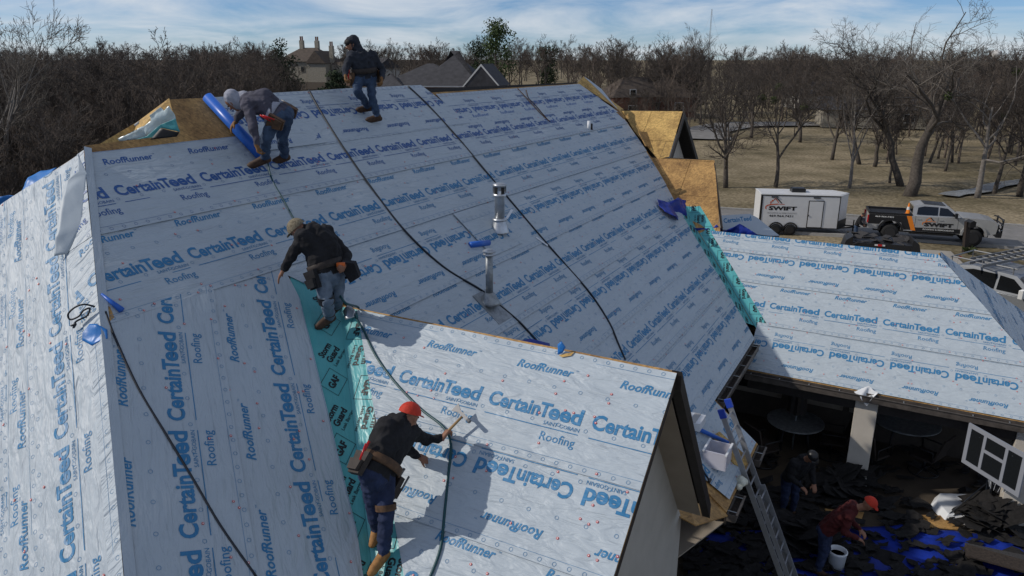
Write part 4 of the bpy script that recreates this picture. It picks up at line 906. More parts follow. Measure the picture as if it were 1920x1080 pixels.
mb = MB(); mb.lathe((0, 0, top - 13), [(2.4, 0), (7.5, 5), (8, 8), (6.5, 11), (1, 13)], 16); P_('tank', mb, 'trim_white', t, True)

# ------------------------------------------------------------------ vehicles (x forward, z up)
mat('van_white', (.62, .62, .61), .35, var=.04, vscale=2); mat('silver', (.40, .40, .39), .3, .35, var=.05, vscale=2); mat('silver_blue', (.27, .285, .30), .3, .45)
mat('wrap_black', (.014, .014, .015), .35); mat('wrap_orange', (.70, .20, .015), .4); mat('tyre', (.014, .014, .014), .85); mat('rim', (.05, .05, .052), .35, .6); mat('rim_bright', (.5, .5, .5), .3, .8)
mat('lamp_red', (.45, .012, .012), .25); mat('lamp_clear', (.6, .6, .58), .15); mat('red_ink', (.55, .10, .03), .5); mat('grey_ink', (.35, .35, .35), .5)
mat('window_tint', (.008, .009, .010), .08, spec=.6)
def text_part(name, body, parent, O, ux, uz, w, h, m_, bold=.02, shear=0, d=.004):
    O, ux, uz = V3(O), V3(ux), V3(uz); t_ = fit(body, 0, w, 0, h, shear, bold).reshape(-1, 2); nn = np.cross(ux, uz)
    me = me_new(name, O + t_[:, :1] * ux + t_[:, 1:] * uz + nn * d, np.arange(len(t_)).reshape(-1, 3).tolist(), [m_]); return link(name, me, parent)
def wheel(parent, x, y, r, w, s, rim='rim', spokes=6):
    mb = MB(); mb.lathe((x, y - w / 2, r), [(r * .62, 0), (r * .93, .0), (r, w * .16), (r, w * .84), (r * .93, w), (r * .62, w)], 26, (0, 1, 0)); t_ = P_('wheel', mb, 'tyre', parent, True)
    mb = MB(); yy = y + s * (w / 2 + .004); mb.lathe((x, yy - .03, r), [(r * .6, 0), (r * .6, .03), (r * .54, .035)], 20, (0, 1, 0)); P_('rim', mb, 'rim', t_)
    mb = MB()
    for k in range(spokes):
        a = 2 * PI * k / spokes + .3; d = V3([math.cos(a), 0, math.sin(a)]); mb.box(V3([x, yy + s * .012, r]) + d * r * .3, (r * .5, .03, r * .10), [d, [0, 1, 0], np.cross(d, [0, 1, 0])])
    mb.lathe((x, yy - .02, r), [(r * .12, 0), (r * .12, .05)], 10, (0, 1, 0)); P_('spokes', mb, rim, t_)
def place(t, pos, head): t.location = tuple(map(float, pos)); t.rotation_euler = (0, 0, R(90 - head))
def house_logo(parent, O, ux, uz, k, m1, m2):
    mb1, mb2 = MB(), MB(); O, ux, uz = V3(O), V3(ux), V3(uz); nn = np.cross(ux, uz)
    def seg(mb, a, b, w):
        a, b = V3(a), V3(b); d = (b - a) / np.linalg.norm(b - a); p_ = np.array([-d[1], d[0]]) * w / 2
        mb.add([O + ux * q[0] * k + uz * q[1] * k + nn * .005 for q in (a - p_, b - p_, b + p_, a + p_)], [(0, 1, 2, 3)])
    seg(mb1, (.10, .22), (.38, .52), .05); seg(mb1, (.38, .52), (.60, .25), .05); seg(mb1, (.12, .12), (.12, .34), .045); seg(mb1, (.2, .42), (.2, .36), .06)
    seg(mb2, (.42, .50), (.50, .50), .05); seg(mb2, (.48, .52), (.78, .22), .06)
    pts = [(-.12, -.16), (-.16, -.02), (-.05, .08), (.2, .14), (.55, .17), (.95, .16)]
    for a, b, w in zip(pts, pts[1:], (.06, .07, .07, .06, .035)): seg(mb1, a, b, w)
    P_('emblem', mb1, m1, parent); P_('emblem', mb2, m2, parent)
# ---- enclosed white trailer
tr = thing('cargo_trailer', 'white enclosed tandem-axle cargo trailer with house logo, phone number and black trim', 'trailer', (0, 0, 0))
Lb, Wb, z0, z1 = 4.9, 2.1, .48, 2.62
prof = [(-Lb / 2, -Wb / 2), (Lb / 2, -Wb / 2), (Lb / 2 + .75, 0), (Lb / 2, Wb / 2), (-Lb / 2, Wb / 2)]
mb = MB(); mb.prism([(x, y, z0) for x, y in prof], (0, 0, z1 - z0)); P_('body', mb, 'van_white', tr)
mb = MB(); mb.prism([(x * 1.012, y * 1.02, z1 + .002) for x, y in prof], (0, 0, .04)); mb.prism([(x * .99, y * .9, z1 + .04) for x, y in prof], (0, 0, .03)); P_('roof', mb, 'van_white', tr)
mb = MB()
for y in (-1, 1):
    mb.box((0, y * (Wb / 2 + .008), z1 - .03), (Lb + .02, .02, .07)); mb.box((0, y * (Wb / 2 + .008), z0 + .03), (Lb + .02, .02, .06))
    mb.box((-Lb / 2 + .06, y * (Wb / 2 + .008), 1.55), (.14, .02, 2.1)); mb.box((Lb / 2 - .02, y * (Wb / 2 + .008), 1.55), (.05, .02, 2.1))
P_('trim', mb, 'wrap_black', tr)
mb = MB(); mb.prism([(Lb / 2 + .02, -Wb / 2 - .006, z0), (Lb / 2 + .77, -.01, z0), (Lb / 2 + .77, -.01, z0 + .55), (Lb / 2 + .02, -Wb / 2 - .006, z0 + .55)], (.012, -.012, 0)); P_('stone_guard', mb, 'wrap_black', tr)
mb = MB(); mb.box((1.0, -Wb / 2 - .012, 1.42), (.95, .02, 1.76)); d_ = P_('side_door', mb, 'wrap_black', tr); mb = MB(); mb.box((1.0, -Wb / 2 - .02, 1.42), (.84, .03, 1.66)); P_('panel', mb, 'van_white', d_); mb = MB(); mb.box((.56, -Wb / 2 - .05, 1.35), (.07, .05, .10)); P_('handle', mb, 'wrap_black', d_)
mb = MB(); mb.box((.0, 0, z1 + .17), (.85, .75, .26)); mb.box((.0, 0, z1 + .31), (.75, .65, .04)); P_('air_conditioner', mb, 'wrap_black', tr)
for x in (-1.35, -.45):
    for s in (-1, 1):
        wheel(tr, x, s * (Wb / 2 - .02), .36, .22, s, 'rim_bright', 5)
    a0 = [(x + math.cos(q) * .47, .40 + math.sin(q) * .47) for q in np.linspace(.1, PI - .1, 10)]; a1 = [(x + math.cos(q) * .40, .40 + math.sin(q) * .40) for q in np.linspace(PI - .1, .1, 10)]
    mb = MB(); mb.prism([(p_[0], -Wb / 2 - .10, p_[1]) for p_ in a0 + a1], (0, .1, 0)); P_('mudguard', mb, 'wrap_black', tr)
mb = MB(); mb.tube([(Lb / 2 - .1, -.7, .45), (Lb / 2 + 1.7, 0, .5), (Lb / 2 - .1, .7, .45)], .05, 6); mb.tube([(Lb / 2 + 1.3, .05, .1), (Lb / 2 + 1.3, .05, .9)], .04, 6); P_('drawbar', mb, 'wrap_black', tr)
U_, Z_ = (1, 0, 0), (0, 0, 1); yb = -Wb / 2 - .004
text_part('lettering', 'SWIFT', tr, (-1.92, yb, 1.62), U_, Z_, 1.75, .27, 'wrap_black', .05)
text_part('lettering', 'ROOFING & REMODELING', tr, (-1.95, yb, 1.40), U_, Z_, 1.8, .10, 'grey_ink'); text_part('lettering', '469.964.7431', tr, (-1.85, yb, 1.18), U_, Z_, 1.5, .15, 'wrap_black', .02)
house_logo(tr, (-1.95, yb, 1.85), U_, Z_, 1.05, 'red_ink', 'wrap_black')
for x in (-1.6, 1.0): mb = MB(); mb.box((x, yb - .02, z1 - .13), (.42, .05, .07)); P_('marker_lamp', mb, 'wrap_black', tr)
q = at_z(1492, 441, .05); place(tr, q + V3([.2, 1.05, -.02]), 98)
# ---- pickup builder
def pickup(name, label, paint, two_tone=False, k=1.0):
    t = thing(name, label, 'pickup truck', (0, 0, 0)); W2 = 1.0
    def arch(x, r): return [(x + math.cos(a) * r, .62 + math.sin(a) * r) for a in np.linspace(PI, 0, 9)]
    top = [(3.25, .78), (3.3, 1.15), (3.22, 1.42), (2.7, 1.53), (1.55, 1.58), (1.45, 1.52), (-1.05, 1.52), (-1.08, 1.50), (-3.35, 1.50), (-3.4, .80)]
    bot = [(-3.3, .72)] + arch(-2.15, .58) + [(-1.2, .66), (1.2, .66)] + arch(2.15, .58) + [(2.95, .70)]
    # outline counter-clockwise: bottom left to right, then the top back
    pr = bot + top
    mb = MB(); mb.prism([(x, -W2, z) for x, z in pr], (0, 2 * W2, 0)); P_('body', mb, paint, t)
    g0 = [(1.5, 1.54), (.75, 2.10), (-.55, 2.16), (-1.05, 2.06), (-1.06, 1.50)]; v = []
    for x, z in g0: v += [(x, -.93 + max(0, z - 1.54) * .28, z), (x, .93 - max(0, z - 1.54) * .28, z)]
    mb = MB(); mb.add(v, [(0, 2, 4, 6, 8), (9, 7, 5, 3, 1), (0, 1, 3, 2), (2, 3, 5, 4), (4, 5, 7, 6), (6, 7, 9, 8)]); P_('cab', mb, paint, t)
    mb = MB(); mb.add([(1.42, -.84, 1.62), (1.42, .84, 1.62), (.82, .72, 2.06), (.82, -.72, 2.06)], [(0, 1, 2, 3)]); mb.v = [(x + .02, y, z + .02) for x, y, z in mb.v]; P_('windscreen', mb, 'window_tint', t)
    mb = MB(); mb.add([(-1.09, -.72, 1.66), (-1.09, .72, 1.66), (-1.08, .66, 2.0), (-1.08, -.66, 2.0)], [(0, 3, 2, 1)]); P_('rear_window', mb, 'window_tint', t)
    for s in (-1, 1):
        for a in ([(1.22, 1.60), (.70, 2.00), (.30, 2.04), (.30, 1.60)], [(.22, 1.60), (.22, 2.05), (-.50, 2.06), (-.82, 1.98), (-.86, 1.60)]):
            mb = MB(); mb.add([(x, s * (.945 - max(0, z - 1.54) * .28), z) for x, z in a], [(0, 1, 2, 3, 4)[:len(a)] if s > 0 else (4, 3, 2, 1, 0)[5 - len(a):]]); P_('side_window', mb, 'window_tint', t)
        for x in (1.3, .26, -.9): mb = MB(); mb.box((x, s * (W2 + .001), 1.12), (.012, .008, .8)); P_('door_gap', mb, 'black', t)
        for x in (.42, -.72): mb = MB(); mb.box((x, s * (W2 + .02), 1.36), (.2, .03, .035)); P_('door_handle', mb, paint, t)
        mb = MB(); mb.box((1.12, s * 1.16, 1.68), (.12, .22, .26)); mb.box((1.15, s * 1.02, 1.6), (.06, .12, .05)); P_('mirror', mb, 'wrap_black' if two_tone else 'lamp_clear', t)
        mb = MB(); mb.box((0, s * 1.02, .55), (2.3, .14, .06)); P_('side_step', mb, 'wrap_black', t)
        mb = MB(); mb.box((-3.38, s * .88, 1.2), (.10, .2, .42)); P_('tail_lamp', mb, 'lamp_red', t)
        mb = MB(); mb.box((3.24, s * .8, 1.2), (.14, .3, .28)); P_('head_lamp', mb, 'lamp_clear', t)
        for x in (-2.15, 2.15):
            a0 = [(x + math.cos(q) * .68, .62 + math.sin(q) * .66) for q in np.linspace(.0, PI, 12)]; a1 = [(x + math.cos(q) * .57, .62 + math.sin(q) * .57) for q in np.linspace(PI, 0, 12)]
            mb = MB(); mb.prism([(p_[0], s * W2, p_[1]) for p_ in a0 + a1], (0, s * .10, 0)); P_('wheel_flare', mb, 'wrap_black' if two_tone and x < 0 else paint, t)
            wheel(t, x, s * .92, .48, .34, s)
    mb = MB(); mb.box((-2.2, 0, 1.40), (2.05, 1.66, .24)); P_('bed_liner', mb, 'black', t)
    mb = MB()
    for y in (-.92, .92): mb.box((-2.22, y, 1.56), (2.2, .12, .12))
    mb.box((-3.34, 0, 1.56), (.1, 1.9, .12)); mb.box((-1.16, 0, 1.56), (.1, 1.9, .1)); P_('bed_rail', mb, 'wrap_black' if two_tone else paint, t)
    mb = MB(); mb.box((3.36, 0, 1.0), (.12, 1.6, .5)); P_('grille', mb, 'black', t)
    mb = MB(); mb.box((3.42, 0, .72), (.26, 2.0, .26)); P_('front_bumper', mb, 'wrap_black' if two_tone else 'rim_bright', t); mb = MB(); mb.box((-3.5, 0, .8), (.2, 1.9, .2)); P_('rear_bumper', mb, 'wrap_black', t)
    mb = MB(); mb.box((0, 0, .62), (6.0, 1.2, .25)); P_('chassis', mb, 'black', t)
    return t
tk = pickup('pickup_truck', 'lifted silver crew-cab pickup with black and orange wrap hitched to the trailer', 'silver', True)
mb = MB(); mb.prism([(x, -1.004, z) for x, z in ((-3.38, 1.5), (-3.38, .95), (-2.78, .95), (-2.65, 1.15), (-2.15, 1.24), (-1.62, 1.1), (-1.45, .72), (-1.05, .72), (-1.35, 1.5))], (0, .003, 0)); P_('bed_wrap', mb, 'wrap_black', tk)
mb = MB(); mb.prism([(x, -1.009, z) for x, z in ((-1.38, 1.5), (-1.12, 1.5), (-.82, .70), (-1.06, .70))], (0, .003, 0)); P_('stripe', mb, 'wrap_orange', tk)
mb = MB(); mb.prism([(x, -1.006, z) for x, z in ((-1.0, .88), (1.45, .92), (1.5, .67), (-.98, .67))], (0, .003, 0)); P_('lower_wrap', mb, 'wrap_black', tk)
yb = -1.012
text_part('lettering', 'SWIFT', tk, (-.42, yb, .98), U_, Z_, 1.5, .22, 'wrap_black', .06); house_logo(tk, (-.42, yb, 1.16), U_, Z_, .62, 'wrap_orange', 'wrap_black')
text_part('lettering', 'ROOFING & REMODELING', tk, (-.45, yb, .77), U_, Z_, 1.6, .08, 'lamp_clear'); text_part('lettering', '469-964-7431', tk, (-3.05, yb, 1.34), U_, Z_, 1.0, .09, 'lamp_clear', .03)
mb = MB()
for z in (.95, 1.25, 1.5): mb.tube([(3.5, -.85, z), (3.62, -.6, z), (3.62, .6, z), (3.5, .85, z)], .04, 6)
for y in (-.6, .6): mb.tube([(3.62, y, .6), (3.62, y, 1.55)], .05, 6)
P_('grille_guard', mb, 'wrap_black', tk)
mb = MB(); mb.prism([(-.5, -.62, 2.165), (.6, -.62, 2.12), (.6, .62, 2.12), (-.5, .62, 2.165)], (0, 0, .012)); P_('roof_wrap', mb, 'rim', tk)
q = at_z(1740, 457, .07); place(tk, q + V3([.4, 1.0, .0]), 109); tk.scale = (1.06, 1.06, 1.1)
mb = MB(); mb.lathe((0, 0, 0), [(.2, 0), (.2, .03), (.13, .04), (.03, .7)], 12); cn = obj('traffic_cone', mb, 'wrap_orange', None, True, loc=(0, 0, 0)); mb = MB(); mb.lathe((0, 0, 0), [(.106, .28), (.075, .46)], 12); P_('reflective_band', mb, 'trim_white', cn)
tag(cn, 'orange and white traffic cone standing in the bed of the silver wrapped pickup', 'traffic cone')
hd_ = R(90 - 109); cn.location = tk.location + Vector((math.cos(hd_) * -1.35 - math.sin(hd_) * -.55, math.sin(hd_) * -1.35 + math.cos(hd_) * -.55, 1.68))
# ---- grey pickup with ladders by the drive
tg = pickup('pickup_truck', 'silver crew-cab pickup with a ladder rack, half hidden by the patio roof', 'silver_blue'); rf = at_y(1860, 500, 23)
place(tg, (rf[0] + .35, rf[1], rf[2] - 2.12), 146)
mb = MB()
for y in (-.7, .7): mb.tube([(-1.25, y, 1.5), (-1.25, y, 2.3), (.7, y, 2.3)], .025, 6); mb.tube([(.6, y, 2.05), (.6, y, 2.3)], .02, 6)
for x in (-1.25, .6): mb.tube([(x, -.8, 2.3), (x, .8, 2.3)], .025, 6)
P_('ladder_rack', mb, 'ladder_grey', tg)
def ladder(name, label, L, w, n, m_='alu', group=None):
    t = thing(name, label, 'ladder', (0, 0, 0), group)
    for s in (-1, 1): mb = MB(); mb.box((0, s * w / 2, 0), (L, .028, .085)); P_('rail', mb, m_, t)
    for k in range(n): mb = MB(); mb.tube([(-L / 2 + .25 + k * (L - .5) / (n - 1), -w / 2, 0), (-L / 2 + .25 + k * (L - .5) / (n - 1), w / 2, 0)], .017, 6); P_('rung', mb, m_, t)
    return t
for k, (dy, lab) in enumerate(((-.32, 'aluminium ladder lying on the silver pickup rack, nearer the house'), (.3, 'aluminium ladder lying on the silver pickup rack, nearer the road'))):
    ld = ladder('ladder', lab, 3.6, .42, 11, 'ladder_grey'); h_ = R(90 - 146); ld.rotation_euler = (0, R(-1.5), R(90 - 66))
    ld.location = tg.location + Vector((dy * .5 + .6, dy * .8 + .5, 2.37 + dy * .0))
# ---- black dump trailer heaped with bags behind the patio ridge
q = at_z(1652, 480, 1.0); z_ = 1.0
dt = thing('dump_trailer', 'black dump trailer with tarp and tail lights just showing over the patio roof', 'trailer', (q[0] + .2, q[1] + .8, gh(q[0], q[1]))); dt.rotation_euler = (0, 0, R(-18))
zt = at_y(1650, 455, q[1])[2] - dt.location.z
mb = MB(); mb.box((0, 0, zt / 2 + .2), (3.3, 1.9, zt - .5)); P_('body', mb, 'wrap_black', dt)
mb = MB(); rg_ = random.Random(4)
for k in range(26): mb.box((rg_.uniform(-1.5, 1.5), rg_.uniform(-.8, .8), zt + rg_.uniform(-.15, .12)), (rg_.uniform(.3, .7), rg_.uniform(.3, .6), .05), Matrix.Rotation(rg_.uniform(-.5, .5), 3, 'X') @ Matrix.Rotation(rg_.uniform(0, 3), 3, 'Z'))
P_('shingle_heap', mb, 'shingle', dt)['kind'] = 'stuff'
for s in (-1, 1):
    mb = MB(); mb.prism([(s * 1.3, -1.0, .4), (s * 2.1, -1.0, .4), (s * 1.75, -1.0, zt + .05), (s * 1.45, -1.0, zt + .28)], (0, 1.2, 0)); P_('mudguard', mb, 'wrap_black', dt)
    wheel(dt, s * .5, -.95, .38, .25, -1)
mb = MB(); mb.box((-.1, -.97, zt - .12), (.5, .03, .08)); P_('tail_lamp', mb, 'lamp_clear', dt); mb = MB(); mb.box((-.1, -.99, zt - .12), (.2, .03, .1)); P_('tail_lamp', mb, 'lamp_red', dt)
# ---- roadside things
q = at_z(1808, 465, .3); t = thing('mailbox_post', 'dark square mailbox pillar beside the front wheel of the wrapped pickup', 'mailbox', (q[0], q[1], gh(q[0], q[1])))
mb = MB(); mb.box((0, 0, .95), (.24, .24, 1.9), Matrix.Rotation(.09, 3, 'Y')); P_('post', mb, 'leather_dark', t); mb = MB(); mb.box((.05, -.1, 1.75), (.34, .5, .3)); mb.prism([(-.14, -.38, 1.9), (.24, -.38, 1.9), (.05, -.38, 2.02)], (0, .56, 0)); P_('mailbox', mb, 'wrap_black', t)
q = at_z(1818, 468, .3); rg_ = random.Random(9); mb = MB()
for k in range(40):
    a, r_ = rg_.uniform(0, 6.28), rg_.uniform(.25, .5); d = V3([math.cos(a), math.sin(a), 0]); s_ = np.cross(d, ZX) * .03; b0 = V3([q[0], q[1], gh(q[0], q[1])])
    mb.add([b0 + s_, b0 - s_, b0 + d * r_ * .6 + ZX * .4 - s_ * .6, b0 + d * r_ + ZX * rg_.uniform(.3, .6)], [(0, 1, 2), (0, 2, 3)])
tag(obj('yucca_plant', mb, 'mistletoe'), 'spiky green yucca at the foot of the mailbox pillar', 'plant')
for px, py, lab in ((1798, 478, 'small red marker flag on the lawn nearer the mailbox pillar'), (1892, 487, 'small red marker flag on the lawn above the silver pickup roof')):
    q = at_z(px, py, .5); z = gh(q[0], q[1]); t = thing('marker_flag', lab, 'flag', (q[0], q[1], z)); mb = MB(); mb.tube([(0, 0, 0), (0, 0, .5)], .01, 4); P_('stake', mb, 'galv', t)
    mb = MB(); mb.prism([(0, -.006, .5), (.22, -.006, .42), (0, -.006, .3)], (0, .012, 0)); P_('flag', mb, 'lamp_red', t)
q = at_z(1294, 222, .3); t = thing('mailbox', 'white mailbox at the far bend of the road', 'mailbox', (q[0], q[1], gh(q[0], q[1]))); mb = MB(); mb.box((0, 0, .8), (.25, .25, 1.6)); P_('post', mb, 'trim_white', t); mb = MB(); mb.box((0, 0, 1.7), (1.2, .5, .5)); P_('mailbox', mb, 'trim_white', t)
# ------------------------------------------------------------------ people: one continuous skin grown over posed limbs
def frustum_balls(mb, a, b, ra, rb, n=10):
    a, b = V3(a), V3(b); mb.tube([a, b], [ra, rb], n); mb.ball(a, ra, n); mb.ball(b, rb, n)
def skin_mesh(segs, mats, voxel=.011, smooth=4):
    """segs: (a, b, ra, rb, material index); union of tapered limbs, remeshed into one surface"""
    mb = MB()
    for a, b, ra, rb, m_ in segs: frustum_balls(mb, a, b, ra, rb)
    me = me_new('body', mb.v, mb.f, []); o = bpy.data.objects.new('tmp', me); COL.objects.link(o)
    r_ = o.modifiers.new('r', 'REMESH'); r_.mode = 'VOXEL'; r_.voxel_size = voxel; r_.use_smooth_shade = True
    s_ = o.modifiers.new('s', 'SMOOTH'); s_.factor = .5; s_.iterations = smooth
    dg = bpy.context.evaluated_depsgraph_get(); dg.update(); ev = bpy.data.meshes.new_from_object(o.evaluated_get(dg)); bpy.data.objects.remove(o)
    ev.materials.clear()
    for m_ in mats: ev.materials.append(MATS[m_])
    nf = len(ev.polygons); c = np.empty(nf * 3, np.float32); ev.polygons.foreach_get('center', c); c = c.reshape(-1, 3)
    best = np.full(nf, 1e9); mi = np.zeros(nf, np.int32)
    for a, b, ra, rb, m_ in segs:
        a, b = V3(a), V3(b); d = b - a; L2 = d @ d + 1e-9; t = np.clip((c - a) @ d / L2, 0, 1); dist = np.linalg.norm(c - a - t[:, None] * d, axis=1) - (ra + (rb - ra) * t)
        k = dist < best; best[k] = dist[k]; mi[k] = m_
    nv = len(ev.vertices); co = np.empty(nv * 3, np.float32); ev.vertices.foreach_get('co', co); co = co.reshape(-1, 3); no = np.empty(nv * 3, np.float32); ev.vertices.foreach_get('normal', no); no = no.reshape(-1, 3)
    cloth = np.zeros(nv, bool); vi = np.zeros(nv, np.int32)
    for p_ in ev.polygons:
        if mi[p_.index] in (0, 1):
            for k in p_.vertices: cloth[k] = True
    for k in np.nonzero(cloth)[0]:                     # folds of loose cloth
        q = Vector(co[k]); h = abs(noise.noise(q * 8 + Vector((noise.noise(q * 4) * 1.5, 0, 0)))) * -.030 + noise.noise(q * 20) * .007 + .008; co[k] += no[k] * h
    ev.vertices.foreach_set('co', co.ravel()); ev.polygons.foreach_set('material_index', mi); ev.polygons.foreach_set('use_smooth', [True] * nf); ev.update()
    return ev
def un(v): v = V3(v); return v / (np.linalg.norm(v) + 1e-9)
def hand_segs(w, d, nrm, m_, curl=.5, side=1, s=1.0):
    """palm, four unequal fingers with a knuckle bend, thumb from the side of the palm; nrm is the palm's normal"""
    d = un(d); nrm = un(V3(nrm) - d * (V3(nrm) @ d)); sd_ = np.cross(d, nrm) * side; w = V3(w); out = []
    kn = [w + d * .085 * s + sd_ * x * s for x in (-.032, -.011, .011, .032)]
    for x in (-.024, .0, .024): out.append((w + sd_ * x * .7 * s, w + d * .08 * s + sd_ * x * 1.1 * s, .022 * s, .017 * s, m_))
    for k, L_ in zip(kn, (.062, .074, .078, .066)):
        d1 = un(d * math.cos(curl) + nrm * math.sin(curl)); d2 = un(d * math.cos(curl * 2.2) + nrm * math.sin(curl * 2.2)); m1 = k + d1 * L_ * .55 * s
        out += [(k, m1, .0115 * s, .0105 * s, m_), (m1, m1 + d2 * L_ * .55 * s, .0105 * s, .0085 * s, m_)]
    b = w + d * .03 * s - sd_ * -.030 * s; t1 = b + un(d * .6 + sd_ * .8 + nrm * .3) * .045 * s
    out += [(b, t1, .015 * s, .012 * s, m_), (t1, t1 + un(d + nrm * .5) * .035 * s, .012 * s, .0095 * s, m_)]
    return out
TOP, PANT, BOOT, SKIN, HANDM, ALT = range(6)
def person(label, J, mats, hood=False, headdir=(0, -1, 0), hands=None, boots=.0, girth=1.0, knee=None, loc=None):
    g = girth; S = []; f = V3(headdir); f = un(f)
    sL, sR, hL, hR = (V3(J[k]) for k in ('shL', 'shR', 'hipL', 'hipR')); mid_s, mid_h = (sL + sR) / 2, (hL + hR) / 2; nk, hdp = V3(J['neck']), V3(J['head'])
    sp_m = mid_h * .5 + mid_s * .5 + V3(J.get('back', (0, 0, 0)))
    for a, b in ((hL, sL), (hR, sR)):
        m_ = (a + b) / 2 * .6 + sp_m * .4; S += [(a * .8 + m_ * .2, m_, .125 * g, .135 * g, TOP), (m_, b * .92 + mid_s * .08, .135 * g, .105 * g, TOP)]
    S += [(mid_h, sp_m, .13 * g, .15 * g, TOP), (sp_m, mid_s, .15 * g, .135 * g, TOP), (sL, sR, .088 * g, .088 * g, TOP), (mid_s, nk, .095 * g, .07, TOP)]
    S += [(hL, hR, .118 * g, .118 * g, PANT), (mid_h - un(mid_s - mid_h) * .04, mid_h, .13 * g, .12 * g, PANT)]
    for s in 'LR':
        sh, el, wr = V3(J['sh' + s]), V3(J['el' + s]), V3(J['wr' + s]); S += [(sh, el, .078 * g, .060 * g, TOP), (el, wr - un(wr - el) * .02, .062 * g, .044 * g, TOP)]
        hd_ = V3(J.get('hd' + s, un(wr - el))); S += hand_segs(wr, hd_, J.get('hn' + s, (0, 0, -1)), HANDM, J.get('curl' + s, .5), 1 if s == 'R' else -1, 1.08)
        hp, kn, an = V3(J['hip' + s]), V3(J['kn' + s]), V3(J['an' + s]); S += [(hp, kn, .108 * g, .078 * g, PANT), (kn, an * .9 + kn * .1, .078 * g, .064 * g, PANT)]
        toe = V3(J['toe' + s]); heel = an - un(toe - an) * .045 - ZX * .045; ba = an - ZX * .05
        S += [(an + un(kn - an) * boots, an, .068, .056, BOOT), (an, heel, .050, .045, BOOT), (heel, toe, .045, .044, BOOT), (an, toe + ZX * .02, .05, .042, BOOT), (toe, toe + un(V3([*(toe - an)[:2], 0])) * .03, .043, .038, BOOT)]
    nd = un(hdp - nk); up = un(ZX * .8 + nd * .6 - f * ((ZX * .8 + nd * .6) @ f)); S += [(nk, hdp - up * .05, .058, .062, SKIN), (hdp - up * .02, hdp + up * .035, .088, .092, SKIN), (hdp - up * .06 + f * .02, hdp - up * .085 + f * .035, .058, .042, SKIN), (hdp + f * .075 - up * .012, hdp + f * .098 - up * .03, .016, .018, SKIN)]
    sd_ = np.cross(f, up)
    for k in (-1, 1): S += [(hdp + sd_ * .086 * k - up * .02, hdp + sd_ * .092 * k + up * .012 - f * .01, .014, .017, SKIN)]
    if hood: S += [(hdp - f * .045 - up * .03, hdp - f * .035 + up * .055, .108, .108, TOP if hood == 1 else ALT), (nk - f * .03, hdp - f * .06 - up * .06, .10, .10, TOP if hood == 1 else ALT)]
    else: S += [(nk - f * .07 - up * .01 + sd_ * .06, nk - f * .07 - up * .01 - sd_ * .06, .052, .052, TOP)]
    base = V3(J['anL']) * .5 + V3(J['anR']) * .5 - ZX * .1
    S = [(V3(a) - base, V3(b) - base, ra, rb, m_) for a, b, ra, rb, m_ in S]
    me = skin_mesh(S, mats); o = link('person', me); o.location = base; tag(o, label, 'person')
    # eyes and mouth
    mb = MB()
    for k in (-1, 1): mb.ball(hdp - base + f * .086 + sd_ * .034 * k + up * .012, .012, 6)
    mb.box(hdp - base + f * .093 - up * .062, (.045, .012, .008), [sd_, f, up]); link('face_detail', me_new('face_detail', mb.v, mb.f, ['hair']), o)
    return o, base, dict(f=f, up=up, side=sd_, head=hdp)
def sub(name, mb, m_, o, base, smooth=True):
    v = np.array(mb.v) - base; return link(name, me_new(name, v, mb.f, [m_] if isinstance(m_, str) else m_, mb.m, smooth), o)
def cap_on(o, base, H, m_, brim=True, back=False):
    mb = MB(); c = H['head'] + H['up'] * .035 - H['f'] * .005; ax = [H['side'], H['f'], H['up']]; n = 16; v = []; fs = []
    for i in range(7):
        th = i / 6 * PI * .5
        for j in range(n):
            a = 2 * PI * j / n; v.append(c + (V3(ax[0]) * math.cos(a) * .105 + V3(ax[1]) * math.sin(a) * .118) * math.cos(th) + V3(ax[2]) * .112 * math.sin(th))
    fs = [(i * n + j, i * n + (j + 1) % n, (i + 1) * n + (j + 1) % n, (i + 1) * n + j) for i in range(6) for j in range(n)]; mb.add(v, fs); k_ = sub('cap', mb, m_, o, base)
    if brim:
        mb = MB(); f = H['f'] * (-1 if back else 1); pts = [c + H['side'] * math.cos(a) * .085 + f * (.085 + math.sin(a) * .085) - H['up'] * .02 * math.sin(a) for a in np.linspace(0, PI, 9)]
        mb.prism(pts, H['up'] * .008); sub('brim', mb, m_, k_, base)
    return k_
